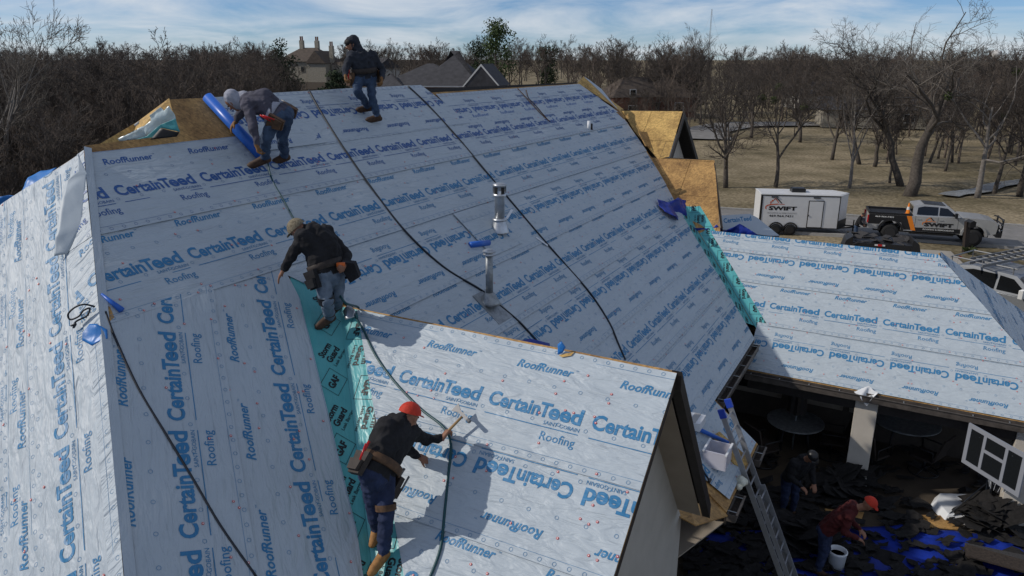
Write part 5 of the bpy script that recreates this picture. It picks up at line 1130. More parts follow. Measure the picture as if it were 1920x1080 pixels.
def belt_on(o, base, J, m_='leather_dark', pouch='leather', sides=(1, 1), drop=.26, tools=True):
    hL, hR = V3(J['hipL']), V3(J['hipR']); mid = (hL + hR) / 2; sh = (V3(J['shL']) + V3(J['shR'])) / 2; ax = un(sh - mid); c = mid + ax * .10; sd_ = un(hR - hL - ax * ((hR - hL) @ ax)); fr = np.cross(sd_, ax)
    n = 20; ring = lambda r1, r2, h: [c + sd_ * math.cos(2 * PI * j / n) * r1 + fr * math.sin(2 * PI * j / n) * r2 + ax * h for j in range(n)]
    mb = MB(); v = ring(.235, .175, -.035) + ring(.238, .178, .035) + ring(.215, .16, .045) + ring(.215, .16, -.045); mb.add(v, [(k * n + j, k * n + (j + 1) % n, ((k + 1) % 4) * n + (j + 1) % n, ((k + 1) % 4) * n + j) for k in range(4) for j in range(n)])
    b_ = sub('tool_belt', mb, m_, o, base)
    for s, on in zip((-1, 1), sides):
        if not on: continue
        p_ = c + sd_ * s * .225 - ax * .11; mb = MB()
        mb.prism([p_ + fr * a + ax * h for a, h in ((-.085, .10), (.085, .10), (.065, -.11), (-.065, -.11))], sd_ * s * .06); mb.prism([p_ + sd_ * s * .06 + fr * a + ax * h for a, h in ((-.07, .01), (.07, .01), (.055, -.09), (-.055, -.09))], sd_ * s * .04)
        sub('pouch', mb, pouch, b_, base, False)
        if tools:
            mb = MB(); mb.tube([p_ + sd_ * s * .05 + ax * .05, p_ + sd_ * s * .06 + ax * .20 + fr * .02], .013, 6); mb.tube([p_ + sd_ * s * .1 + fr * .06, p_ + sd_ * s * .12 + fr * .06 + ax * .15], .011, 6); sub('tool', mb, 'lamp_red' if s < 0 else 'steel', b_, base)
    return b_
def JP(y0, **k): return {n: (at_y(v[0], v[1], y0 + v[2]) if len(v) == 3 and n[:2] not in ('hn', 'hd') else v) if not np.isscalar(v) else v for n, v in k.items()}
def foot(plane, px, py, h=.045):
    r = at_z(px, py, 0) - V3([0, 0, CAMZ]); t = ((plane.O - V3([0, 0, CAMZ])) @ plane.n) / (r @ plane.n); return V3([0, 0, CAMZ]) + r * t + plane.n * h
# --- standing worker at the ridge
fa, fb = foot(PM, 700, 231), foot(PM, 681, 212)
J = JP(12.8, head=(659, 84, .0), neck=(668, 97, .06), shL=(658, 106, -.13), shR=(699, 105, .13), elL=(648, 128, -.22), wrL=(648, 143, -.32), elR=(717, 131, .16), wrR=(716, 148, .02), hipL=(672, 144, -.05), hipR=(695, 144, .10), knL=(669, 170, -.22), knR=(697, 180, -.02))
J.update(anL=fb + ZX * .07 + V3([.07, .03, 0]), toeL=fb + V3([-.09, -.05, .01]), anR=fa + ZX * .07 + V3([.05, .02, 0]), toeR=fa + V3([-.10, -.05, .01]), hnR=(-1, 0, 0), hnL=(1, 0, 0), curlL=.9, curlR=.7)
o, b, H = person('worker in a black hoodie and jeans stepping along the ridge, hood up', J, ['hood_navy', 'jeans', 'boot', 'skin', 'glove', 'hair'], hood=1, headdir=(-.88, -.4, -.25), girth=.93)
belt_on(o, b, J, sides=(1, 1)); mb = MB(); H_ = H['head']; mb.ball(H_ + H['up'] * .05 + H['f'] * .01, (.092, .098, .07), 10, ax=[H['side'], H['f'], H['up']]); sub('hair', mb, 'hair', o, b)
# --- bent worker unrolling paper
fa, fb = foot(PM, 478, 316), foot(PM, 528, 310)
J = JP(10.0, head=(438, 191, .05), neck=(455, 187, .08), shL=(465, 197, -.16), shR=(472, 186, .20), back=(0, 0, 0), elL=(474, 236, -.32), wrL=(482, 272, -.36), elR=(452, 212, .22), wrR=(441, 228, .18), hipL=(519, 221, -.08), hipR=(536, 214, .14), knL=(497, 262, -.22), knR=(529, 260, .10))
J['back'] = (0, 0, .12)
J.update(anL=fa + ZX * .09 + V3([.13, .0, .02]), toeL=fa + V3([-.06, -.03, .0]), anR=fb + ZX * .09 + V3([.02, .05, 0]), toeR=fb + V3([-.10, -.02, .01]), hnR=(0, 0, -1), hnL=(1, 0, 0), curlL=.8, curlR=.4)
o, b, H = person('bent worker in a faded grey hoodie with pale hood, unrolling paper by the bare decking', J, ['hood_grey', 'jeans', 'boot', 'skin', 'glove', 'hood_grey_light'], hood=2, headdir=(-.72, .1, -.70), girth=.97)
belt_on(o, b, J, 'hood_grey_light', 'leather', (1, 1))
# --- worker reaching to the lap
fa, fb = foot(PM, 613, 612), foot(PM, 629, 590)
J = JP(8.05, head=(560, 432, .16), neck=(574, 432, .16), shL=(566, 446, -.02), shR=(612, 436, .34), elL=(546, 481, -.02), wrL=(532, 506, .02), elR=(650, 478, .30), wrR=(646, 497, .06), hipL=(602, 516, -.04), hipR=(630, 510, .16), knL=(612, 563, -.12), knR=(632, 556, .14))
J['back'] = (0.03, .04, .12)
J.update(anL=fa + ZX * .09 + V3([.02, .0, 0]), toeL=fa + V3([-.08, -.09, .005]), anR=fb + ZX * .09, toeR=fb + V3([-.07, -.08, .01]), hnL=(0, 0, -1), hnR=(-.3, -.8, 0), curlL=.25, curlR=1.0, hdL=(-.55, -.1, -.8))
o, b, H = person('worker in a black jacket and camouflage cap reaching down to the paper lap', J, ['hood_black', 'jeans_light', 'boot', 'skin', 'skin', 'hair'], headdir=(-.75, .25, -.6), girth=1.0, boots=.12)
cap_on(o, b, H, 'camo'); belt_on(o, b, J, 'leather_dark', 'hood_black', (1, 1), tools=False)
mb = MB(); c_ = V3(J['wrR']); mb.prism([c_ + V3(q) for q in ((-.02, -.05, .05), (.12, -.05, .03), (.17, -.05, -.13), (.06, -.05, -.2), (.0, -.05, -.08))], (0, .12, 0)); sub('pouch', mb, 'hood_black', o, b, False)
mb = MB(); mb.box(V3(J['wrR']) + V3([-.02, -.09, .03]), (.09, .04, .045)); sub('glove_patch', mb, 'orange', o, b)
mb = MB(); k0, k1 = V3(J['knL']), V3(J['anL']); mb.tube([k0 + un(V3(J['hipL']) - k0) * .06, k0 - un(k0 - k1) * .06], [.098, .094], 14, cap=False); sub('knee_pad', mb, 'black', o, b)
# --- red-capped worker with hammer
fa, fb = foot(PW, 715, 1062), foot(PM, 703, 1012)
J = JP(5.95, head=(767, 781, .52), neck=(752, 787, .44), shL=(722, 800, .30), shR=(769, 810, .50), elL=(762, 840, .62), wrL=(786, 856, .66), elR=(799, 824, .66), wrR=(829, 822, .70), hipL=(694, 886, .02), hipR=(720, 890, .14), knL=(703, 958, .14), knR=(724, 963, .00))
J['back'] = (-.04, -.06, .06)
J.update(anR=fa + ZX * .10 + V3([.04, .03, 0]), toeR=fa + V3([-.04, -.10, .01]), anL=fb + ZX * .10, toeL=fb + V3([-.02, -.09, .01]), hnL=(.1, .3, -1), hnR=(-.2, -.4, -1), curlL=.35, curlR=1.15, hdL=(.75, .2, -.55), hdR=(.55, .45, .65))
o, b, H = person('red-capped worker in a black sweatshirt and tan boots hammering on the lit slope', J, ['hood_black', 'jeans_dark', 'boot_tan', 'skin', 'skin', 'hair'], headdir=(.62, .62, -.45), girth=.98, boots=.22)
cap_on(o, b, H, 'red_cap'); belt_on(o, b, J, 'leather', 'leather_dark', (1, 1))
mb = MB(); k0, k1 = V3(J['knR']), V3(J['anR']); mb.tube([k0 + un(V3(J['hipR']) - k0) * .03, k0 + un(V3(J['hipR']) - k0) * .09], [.098, .10], 14, cap=False); sub('knee_strap', mb, 'leather', o, b)
wr = V3(J['wrR']) + V3([.035, .03, .04]); hm_d = un(at_y(851, 797, 6.72) - wr)
t = thing('hammer', 'roofing hammer gripped in the right hand of the red-capped worker', 'hammer', wr)
mb = MB(); mb.tube([wr - hm_d * .08, wr + hm_d * .24], [.016, .013], 8); obj('handle', mb, 'wood_handle', t, True)
sd_ = un(np.cross(hm_d, PW.n)); mb = MB(); e_ = wr + hm_d * .25; mb.box(e_ + sd_ * .0, (.15, .032, .032), [sd_, hm_d, np.cross(sd_, hm_d)]); mb.lathe(e_ + sd_ * .075, [(.021, 0), (.021, .035)], 10, sd_); mb.prism([e_ - sd_ * .07 - hm_d * .02, e_ - sd_ * .07 + hm_d * .02, e_ - sd_ * .14 + hm_d * .05, e_ - sd_ * .14 - hm_d * .05], np.cross(sd_, hm_d) * .012); obj('head', mb, 'steel', t)
# --- man at the hitch
q = at_z(1602, 449, .1); y0 = q[1]; s_ = .0
def stand(q, f, H, lean=.1):
    f = un(V3([f[0], f[1], 0])); r = np.cross(f, ZX); P = lambda a, c, h: V3(q) + r * a + f * c + ZX * h * H / 1.75
    return dict(head=P(0, lean * 2.3, 1.60), neck=P(0, lean * 1.6, 1.46), shL=P(-.19, lean * 1.3, 1.38), shR=P(.19, lean * 1.3, 1.38), elL=P(-.25, lean + .05, 1.10), elR=P(.25, lean + .05, 1.10), wrL=P(-.14, lean + .26, .98), wrR=P(.14, lean + .26, .98), hipL=P(-.10, 0, .90), hipR=P(.10, 0, .90),
                knL=P(-.11, .05, .48), knR=P(.11, .03, .48), anL=P(-.12, 0, .10), anR=P(.12, -.02, .10), toeL=P(-.13, .15, .05), toeR=P(.14, .13, .05))
J = stand(q, (.7, -.4), 1.75, .13); o, b, H = person('man in a black top and jeans working at the trailer hitch, head bowed', J, ['hood_black', 'jeans', 'boot', 'skin', 'skin', 'hair'], headdir=(.6, -.3, -.65))
mb = MB(); mb.ball(H['head'] + H['up'] * .035 - H['f'] * .02, (.098, .104, .09), 10, ax=[H['side'], H['f'], H['up']]); sub('hair', mb, 'hair', o, b)
# --- two men on the patio below
ZP = ZH - .15 + .012
q = at_z(1536, 1072, ZP); J = stand(q, (.85, -.5), 1.72, .26); o, b, H = person('stooping man in a red cap and dark red shirt among the torn shingles below', J, ['red_shirt', 'jeans_dark', 'boot', 'skin', 'skin', 'hair'], headdir=(.75, -.35, -.55)); cap_on(o, b, H, 'red_cap')
q = at_z(1474, 968, ZP); J = stand(q, (.3, -.9), 1.72, .2); o, b, H = person('man in black bending in the deep shade under the eave', J, ['hood_black', 'jeans_dark', 'boot', 'skin', 'skin', 'hair'], headdir=(.3, -.7, -.6)); cap_on(o, b, H, 'wrap_black')
# ------------------------------------------------------------------ hoses and ropes lying on the roof
def spline(P, sub=6):
    P = [V3(p) for p in P]; out = []
    for i in range(len(P) - 1):
        p0, p1, p2, p3 = P[max(i - 1, 0)], P[i], P[i + 1], P[min(i + 2, len(P) - 1)]
        for k in range(sub):
            t = k / sub; out.append(.5 * ((2 * p1) + (p2 - p0) * t + (2 * p0 - 5 * p1 + 4 * p2 - p3) * t * t + (3 * p1 - p0 - 3 * p2 + p3) * t ** 3))
    return out + [P[-1]]
def on(plane, px, py, h=.03): return foot(plane, px, py, h)
def hose(label, pts, r, m_, cat='hose', name='air_hose'):
    mb = MB(); mb.tube(spline(pts), r, 7); return tag(obj(name, mb, m_, None, True), label, cat)
hose('black air hose crossing the main slope beside the standing worker and the slim vent pipe', [on(PM, *q) for q in ((578, 172), (600, 212), (640, 276), (700, 362), (760, 438), (830, 503), (900, 546))] + [on(PM, *q) for q in ((934, 574), (972, 606), (1006, 643))], .016, 'hose')
hose('black air hose running straight down the main slope behind the tall flue pipe', [on(PM, *q) for q in ((764, 164), (800, 198), (855, 258), (905, 318), (952, 374), (1005, 437), (1060, 500), (1105, 552), (1140, 606), (1158, 648), (1170, 676))], .016, 'hose')
hose('thin dark cord between the bent worker and the camouflage-capped worker', [on(PM, 497, 300, .06), on(PM, 508, 338), on(PM, 530, 378), on(PM, 552, 418)], .010, 'hose_green', 'cord', 'cord')
hose('dark teal air hose looping over the lit slope past the hammer', [at_y(634, 548, 8.2), at_y(648, 568, 8.1), on(PM, 664, 588, .12), on(PW, 672, 598, .08), on(PW, 684, 622), on(PW, 706, 668), on(PW, 742, 718), on(PW, 790, 768), on(PW, 834, 804, .05), on(PW, 848, 836, .04), on(PW, 843, 890), on(PW, 836, 960), on(PW, 828, 1030), on(PW, 806, 1090)], .014, 'hose_green')
hose('dark green safety rope running down the lower left slope from the knotted loop', [on(PM, *q) for q in ((196, 588), (214, 636), (258, 732), (312, 822), (362, 905), (412, 990), (478, 1084))], .011, 'hose', 'rope', 'safety_rope')
hose('folded brown rope lying near the ridge at the far end', [on(PM, *q) for q in ((968, 166), (990, 190), (1012, 214), (1030, 230), (1022, 222), (1000, 196), (990, 186), (985, 170))], .010, 'leather', 'rope', 'rope')
c_ = on(PL, 172, 588, .10)
hose('knotted loop of black rope hanging over the hip', [c_ + V3(q) * 1.0 for q in ((.12, .0, .03), (.03, -.02, .06), (-.06, -.03, .03), (-.12, -.05, -.03), (-.10, -.06, -.08), (-.02, -.05, -.05), (.02, -.03, .0), (.08, -.02, .02), (.05, -.04, -.05), (-.05, -.06, -.10), (-.08, -.07, -.16), (-.05, -.07, -.12), (-.10, -.07, -.14))], .009, 'hose', 'rope', 'rope_loop')
# ------------------------------------------------------------------ loose paper, tarps and scraps
def crumple(poly3, t=.01, n=7, amp=.05, seed=1, fold=None):
    """a loose sheet: triangulated outline pushed about by noise, with a little thickness"""
    rg_ = random.Random(seed); P = [V3(p) for p in poly3]; c = sum(P) / len(P); bm_ = bmesh.new(); vs = [bm_.verts.new(p) for p in P]; bm_.faces.new(vs)
    bmesh.ops.triangulate(bm_, faces=bm_.faces[:]); bmesh.ops.subdivide_edges(bm_, edges=bm_.edges[:], cuts=n, use_grid_fill=True); nr = un(np.cross(P[1] - P[0], P[2] - P[0])); off = rg_.uniform(0, 50)
    for v in bm_.verts:
        q = Vector(v.co); k = noise.noise(q * 2.2 + Vector((off, 0, 0))) + .6 * abs(noise.noise(q * 5 + Vector((0, off, 0)))) + .35 * noise.noise(q * 11 + Vector((0, 0, off))); v.co = q + Vector(nr * amp * k)
    mb = MB(); bm_.verts.index_update(); mb.add([tuple(v.co) for v in bm_.verts], [tuple(v.index for v in f.verts) for f in bm_.faces]); bm_.free(); return mb
def loose(name, label, cat, poly3, m_, amp=.05, seed=1, n=6):
    mb = crumple(poly3, amp=amp, seed=seed, n=n); o = obj(name, mb, m_, None, True)
    s_ = o.modifiers.new('thickness', 'SOLIDIFY'); s_.thickness = .006
    return tag(o, label, cat)
def px3(y, *pts): return [at_y(a, b, y + (c[0] if c else 0)) for a, b, *c in pts]
# roll of paper being unrolled
p0, p1 = Mp(7.28, 11.5, .09), Mp(7.30, 10.3, .09)
mb = MB(); mb.tube([p0, p0 * .5 + p1 * .5, p1], .075, 18); o = tag(obj('paper_roll', mb, 'paper_back', None, True), 'blue roll of underlayment lying down the slope in front of the bent worker', 'paper roll'); mb = MB(); mb.tube([p0 + un(p0 - p1) * .002, p0 + un(p0 - p1) * .006], .035, 12); obj('core', mb, 'wood', o)
p0, p1 = on(PM, 879, 463, .05), on(PM, 913, 459, .05); mb = MB(); mb.tube([p0, p1], .05, 14); tag(obj('paper_scrap', mb, 'paper_back', None, True), 'short rolled blue scrap lying left of the flue pipe foot', 'paper scrap')
for a, b, lab in (((948, 412), (958, 396), 'short white strip beside the hose above the flashing flap'), ((1003, 447), (1025, 463), 'long white strip lying against the straight hose')):
    q0, q1 = on(PM, *a, .03), on(PM, *b, .035); d = un(q1 - q0); s_ = np.cross(PM.n, d) * .022; mb = MB(); mb.prism([q0 - s_, q1 - s_, q1 + s_, q0 + s_], PM.n * .004); tag(obj('paper_strip', mb, 'white_plastic'), lab, 'paper strip')
# flap of spare paper under the flue pipe
x, y = mA(962, 452); sheet(PM, [(x - .9, y - .12), (x + .12, y - .12), (x + .12, y + .85), (x - .9, y + .85)], (x - .2, y + .35), PI, 'ink', lo=.034, hi=.034, seed=50, nails=0, band=(-9, 9), name='paper_patch')
# hip end: flaps, blue wedge, scrap, bare hole
loose('paper_flap', 'loose white flap of paper folded over the hip at the upper left', 'paper flap', [on(PL, 152, 292, .05), on(PL, 160, 330, .09), on(PL, 143, 352, .14), on(PL, 140, 390, .16), on(PL, 128, 455, .16), on(PL, 117, 488, .10), on(PL, 133, 480, .05), on(PL, 160, 420, .03), on(PL, 170, 330, .03)], 'paper', .02, 3)
q0, q1 = on(PM, 188, 556, .04), on(PM, 226, 588, .05); mb = MB(); mb.tube([q0, q1], [.012, .032], 8); tag(obj('paper_scrap', mb, 'paper_back', None, True), 'narrow blue wedge of paper by the rope loop on the hip', 'paper scrap')
loose('paper_scrap', 'bright blue scrap of paper folded over the hip below the rope loop', 'paper scrap', [on(PL, 166, 628, .045), on(PL, 178, 612, .045), on(PL, 192, 612, .05), on(PM, 200, 625, .05), on(PM, 197, 640, .05), on(PL, 178, 650, .045), on(PL, 163, 642, .045)], 'tarp_light', .03, 5, 6)
mb = MB(); mb.prism([on(PM, *q, .021) for q in ((189, 574), (205, 578), (213, 598), (204, 606), (191, 608))], PM.n * .004); obj('bare_deck_patch', mb, 'osb', house)
# gablet at the left: film, membrane curl, blue paper along the back hip
loose('plastic_film', 'crumpled clear white release film caught on the gablet', 'plastic film', px3(9.55, (206, 268), (240, 252), (272, 236), (284, 226), (281, 216), (300, 201), (308, 208), (318, 198), (327, 214), (330, 226), (305, 234), (276, 258)), 'film', .07, 7, 7)
loose('membrane_curl', 'curled end of turquoise membrane on the gablet below the film', 'membrane', px3(9.4, (240, 266), (276, 255), (300, 234), (330, 222), (337, 247), (302, 240), (284, 262)), 'membrane', .04, 8)
loose('membrane_scrap', 'black underside of the lifted membrane at the gablet', 'membrane', px3(9.32, (282, 262), (302, 240), (337, 248), (332, 256)), 'black', .02, 9, 4)
loose('paper_flap', 'strip of white paper along the back edge behind the gablet', 'paper flap', px3(10.0, (205, 268), (240, 242), (262, 226), (258, 244), (240, 262)), 'paper', .02, 10, 4)
loose('tarp', 'blue tarp edge hanging behind the left hip end', 'tarp', px3(9.9, (34, 366), (52, 332, .2), (76, 320, .3), (106, 313, .2), (70, 346), (36, 378)), 'tarp_light', .05, 11)
loose('tarp', 'pale blue tarp fold at the left edge of the frame', 'tarp', px3(8.9, (-20, 372), (16, 366), (34, 368), (26, 382), (0, 396), (-20, 402)), 'tarp_light', .05, 12)
# tarps where the valley meets the bare panels
loose('tarp', 'royal blue tarp bunched at the top of the right-hand valley', 'tarp', [on(PM, 1226, 378, .08), on(PM, 1246, 386, .10), on(PM, 1258, 384, .25), on(PP, 1284, 382, .12), on(PP, 1288, 410, .10), on(PP, 1291, 424, .10), on(PP, 1277, 425, .15), on(PM, 1258, 416, .14), on(PM, 1240, 402, .10)], 'tarp_blue', .10, 13, 8)
loose('tarp', 'blue tarp lying along the ridge of the patio roof', 'tarp', px3(18.1, (1286, 427), (1334, 428), (1342, 420), (1356, 433), (1388, 420), (1408, 432), (1424, 442), (1380, 440), (1340, 436), (1290, 436)), 'tarp_blue', .10, 14, 8)
loose('tarp', 'small blue corner of tarp at the near end of the hoses', 'tarp', [on(PM, 960, 645, .05), on(PM, 990, 640, .07), on(PM, 1026, 648, .05), on(PM, 1028, 660, .04), on(PM, 995, 658, .05)], 'tarp_blue', .03, 15, 4)
for k, (pts, lab) in enumerate((([(1352, 404), (1406, 401), (1420, 408), (1462, 442), (1440, 442), (1352, 430)], 'porch roof papered in white and blue beyond the patio ridge'),)):
    t = tag(obj('porch_roof', MB().prism(px3(20.5, *[(a, b, (b - 430) * -.05) for a, b in pts]), (0, .05, -.05)), 'paper'), lab, 'roof')
    text_part('lettering', 'CertainTeed', t, at_y(1356, 421, 20.1) - world_loc(t), un(at_y(1408, 416, 20.3) - at_y(1356, 421, 20.1)), un(V3([0, .6, .5])), .85, .17, 'ink', .03, 0, .06)
# torn ridge spot on the lit wing
mb = MB(); mb.prism([on(PW, *q, .022) for q in ((1049, 668), (1078, 662), (1072, 669), (1055, 672))], PW.n * .004); obj('bare_deck_patch', mb, 'osb_new', house)
loose('paper_scrap', 'small torn blue tuft on the ridge of the lit wing', 'paper scrap', [on(PW, 1047, 668, .03), on(PW, 1050, 655, .10), on(PW, 1058, 652, .13), on(PW, 1064, 658, .08), on(PW, 1056, 666, .04)], 'tarp_light', .02, 16, 3)
loose('metal_scrap', 'crumpled foil scrap at the left end of the lit wing ridge', 'scrap', [on(PW, 648, 588, .06), on(PW, 662, 580, .12), on(PW, 672, 588, .07), on(PW, 668, 598, .04), on(PW, 652, 604, .05)], 'galv', .04, 17, 4)
# lifted plywood offcut at the far valley
mb = MB(); mb.prism([on(PM, 1192, 252, .10), on(PM, 1212, 256, .16), on(PM, 1233, 276, .12), on(PM, 1226, 282, .05), on(PM, 1208, 276, .04)], PM.n * .015); tag(obj('plywood_offcut', mb, 'osb'), 'tilted plywood offcut lying at the far edge of the main slope', 'plywood')
# ------------------------------------------------------------------ things on the low eave: ladder, bin, box, roll, rag
ld = ladder('ladder', 'tall aluminium extension ladder with blue tips leaning on the low eave', 4.9, .44, 15)
top, bot = (at_y(1352, 770, 10.75) + at_y(1366, 754, 10.95)) / 2, HW(11.15, .72, -.12)
d_ = un(top - bot); wv = un(AX - d_ * (AX @ d_)); nv = np.cross(d_, wv); L_ = np.linalg.norm(top - bot)
ld.matrix_world = Matrix(((d_[0], wv[0], nv[0], 0), (d_[1], wv[1], nv[1], 0), (d_[2], wv[2], nv[2], 0), (0, 0, 0, 1))) @ Matrix.Diagonal((L_ / 4.9, 1, 1, 1))
ld.matrix_world.translation = Vector((top + bot) / 2)
m4 = ld.matrix_world.copy(); ld.location = Vector((top + bot) / 2); ld.rotation_euler = m4.to_euler(); ld.scale = (L_ / 4.9, 1, 1)
for s in (-1, 1): mb = MB(); mb.box((2.40, s * .22, 0), (.2, .045, .105)); P_('end_cap', mb, 'blue_plastic', ld)
for s in (-1, 1): mb = MB(); mb.box((-1.0, s * .185, -.085), (2.8, .022, .07)); P_('fly_rail', mb, 'alu', ld)
for k in range(9): mb = MB(); mb.tube([(-2.3 + k * .32, -.185, -.085), (-2.3 + k * .32, .185, -.085)], .016, 6); P_('rung', mb, 'alu', ld)
def on_roof(px, py): x, y = mA(px, py); return Mp(x, y, .03)
c = on_roof(1341, 872); fr = [PM.u, BX, ZX]; t = thing('storage_bin', 'clear open plastic bin of nails on the low eave behind the ladder', 'bin', c)
for (a, b_), (w_, d_) in (((.19, 0), (.02, .34)), ((-.19, 0), (.02, .34)), ((0, .17), (.40, .02)), ((0, -.17), (.40, .02))): mb = MB(); mb.box(c + AX * a + BX * b_ + ZX * .16, (w_, d_, .28), [AX, BX, ZX]); obj('side', mb, 'clear_bin', t)
mb = MB(); mb.box(c + ZX * .03, (.38, .34, .02), [AX, BX, ZX]); obj('base', mb, 'clear_bin', t); mb = MB(); mb.box(c + ZX * .30 + BX * .175, (.44, .03, .025), [AX, BX, ZX]); mb.box(c + ZX * .30 - BX * .175, (.44, .03, .025), [AX, BX, ZX]); obj('rim', mb, 'white_plastic', t)
c = on_roof(1300, 800); mb = MB(); mb.box(c + ZX * .07, (.36, .26, .14), [AX, BX, ZX]); t = tag(obj('carton', mb, 'white_plastic'), 'small white carton tucked behind the gable at the low eave', 'box'); mb = MB(); mb.box(c + ZX * .145, (.35, .10, .004), [AX, BX, ZX]); obj('label_strip', mb, 'grey_ink', t)
q0, q1 = on_roof(1292, 806) + ZX * .06, on_roof(1362, 838) + ZX * .06; mb = MB(); mb.tube([q0, q1], .035, 10); tag(obj('paper_tube', mb, 'paper_back', None, True), 'thin blue rolled tube lying on the low eave', 'paper roll')
mb = MB(); mb.prism([on_roof(1332, 820) + ZX * .0, on_roof(1345, 812), on_roof(1405, 866), on_roof(1388, 880), on_roof(1372, 872)], PM.n * .02); tag(obj('plywood_offcut', mb, 'osb_new'), 'plywood offcut under the bin and ladder on the low eave', 'plywood')
mb = MB(); mb.tube(spline([on_roof(1306, 866) + ZX * .02, on_roof(1318, 888), on_roof(1328, 905) + ZX * .02]), .014, 6); mb.box(on_roof(1328, 905) + ZX * .02, (.09, .04, .03), [PM.u, PM.v, PM.n]); tag(obj('pry_bar', mb, 'black'), 'black pry bar lying on the low eave', 'pry bar')
def wad(name, label, c, r, m_, seed):
    mb = MB(); rg_ = random.Random(seed)
    for k in range(9): mb.ball(V3(c) + V3([rg_.gauss(0, .4), rg_.gauss(0, .4), rg_.gauss(0, .25)]) * r, r * rg_.uniform(.35, .6), 8)
    o = obj(name, mb, m_, None, True); d_ = o.modifiers.new('r', 'REMESH'); d_.mode = 'VOXEL'; d_.voxel_size = r * .12; d_.use_smooth_shade = True; return tag(o, label, 'rag')
wad('rag', 'wadded pale rag on the gutter beside the ladder', on_roof(1388, 912) + ZX * .06, .11, 'rag', 3)
loose('rag', 'white rag knotted over the patio gutter above the column', 'rag', [HW(15.30, .48, 2.08), HW(15.22, .34, 2.02), HW(15.28, .22, 1.82), HW(15.24, .14, 2.04), HW(15.34, .05, 2.14), HW(15.40, .24, 2.22)], 'white_plastic', .06, 20, 5)
# ------------------------------------------------------------------ the patio below
ZP = ZH - .15 + .014
def G(px, py, z=0.0): return at_z(px, py, ZP + z)
# torn shingles scattered over the floor
rg_ = random.Random(12); mb = MB()
def shard(mb, c, r, rg_, tilt=.25):
    k = rg_.randint(7, 12); a0 = rg_.uniform(0, 6.28); tx, ty = rg_.uniform(-tilt, tilt), rg_.uniform(-tilt, tilt); pts = []
    for i in range(k):
        a = a0 + 2 * PI * i / k; q = r * rg_.uniform(.35, 1.2) * V3([math.cos(a) * 1.5, math.sin(a), 0]); q[2] = q[0] * tx + q[1] * ty; pts.append(V3(c) + q)
    mb.prism([p_ + ZX * (abs(rg_.gauss(0, .03)) if i % 2 else 0) for i, p_ in enumerate(pts)], (0, 0, .01))
for k in range(1100):
    px, py = rg_.uniform(1290, 1930), rg_.uniform(850, 1100)
    dens = (1 if px < 1580 else .42) if py > 900 + (px - 1280) * .10 else .22
    if rg_.random() > dens: continue
    q = G(px, py); shard(mb, q + ZX * rg_.uniform(.03, .12), rg_.uniform(.05, .19), rg_)
o = obj('torn_shingles', mb, 'felt_black'); o['kind'] = 'stuff'; o['label'] = 'litter of torn black shingles covering the patio and tarp'
for (px, py, n_, h_, lab) in ((1585, 925, 26, .45, 'heap of torn shingles against the middle patio column'), (1850, 985, 26, .4, 'ragged heap of black shingles in front of the hoop base'), (1500, 1010, 24, .35, 'heap of torn shingles beside the stooping red-capped man')):
    mb = MB(); q = G(px, py)
    for k in range(n_ * 2): f = rg_.random(); shard(mb, q + V3([rg_.gauss(0, .38) * (1 - f * .6), rg_.gauss(0, .3) * (1 - f * .6), .04 + h_ * f]), rg_.uniform(.12, .3), rg_, .6)
    o = obj('shingle_heap', mb, 'felt_black'); o['kind'] = 'stuff'; o['label'] = lab
t = thing('shingle_stack', 'neat stack of unused shingles at the lower right on the blue tarp', 'shingles', G(1872, 1045))
for k in range(7):
    mb = MB(); q = G(1872, 1045, .03 + k * .045) + V3([rg_.uniform(-.05, .05), rg_.uniform(-.05, .05), 0]); a = .45 + rg_.uniform(-.12, .12); u_ = V3([math.cos(a), -math.sin(a), 0]); v_ = V3([math.sin(a), math.cos(a), 0]); mb.box(q, (.95, .36, .03), [u_, v_, ZX]); obj('shingle', mb, 'shingle' if k % 2 else 'grime', t)
loose('tarp', 'blue ground tarp spread under the torn shingles at the lower right', 'tarp', [G(1290, 1000, .03), G(1560, 990, .03), G(1700, 985, .04), G(1830, 1000, .04), G(1960, 1000, .03), G(1980, 1100, .03), G(1640, 1110, .03), G(1290, 1110, .03)], 'tarp_blue', .035, 30, 22)
for pts, lab in (([(1546, 955), (1620, 962), (1612, 985), (1560, 978)], 'bare plywood sheet under the shingle heap'), ([(1690, 966), (1770, 968), (1808, 996), (1700, 985)], 'bare plywood sheet at the edge of the blue tarp')):
    mb = MB(); mb.prism([G(a, b, .02) for a, b in pts], (0, 0, .02)); tag(obj('plywood_sheet', mb, 'osb'), lab, 'plywood')
q = G(1566, 1066); t = thing('bucket', 'white plastic bucket of tar beside the stooping man', 'bucket', q); mb = MB(); mb.lathe(q, [(.13, 0), (.155, .34), (.165, .35), (.165, .38), (.14, .38), (.13, .3)], 18); obj('shell', mb, 'white_plastic', t, True); mb = MB(); mb.lathe(q, [(.132, .25), (.132, .3)], 14); obj('contents', mb, 'black', t)
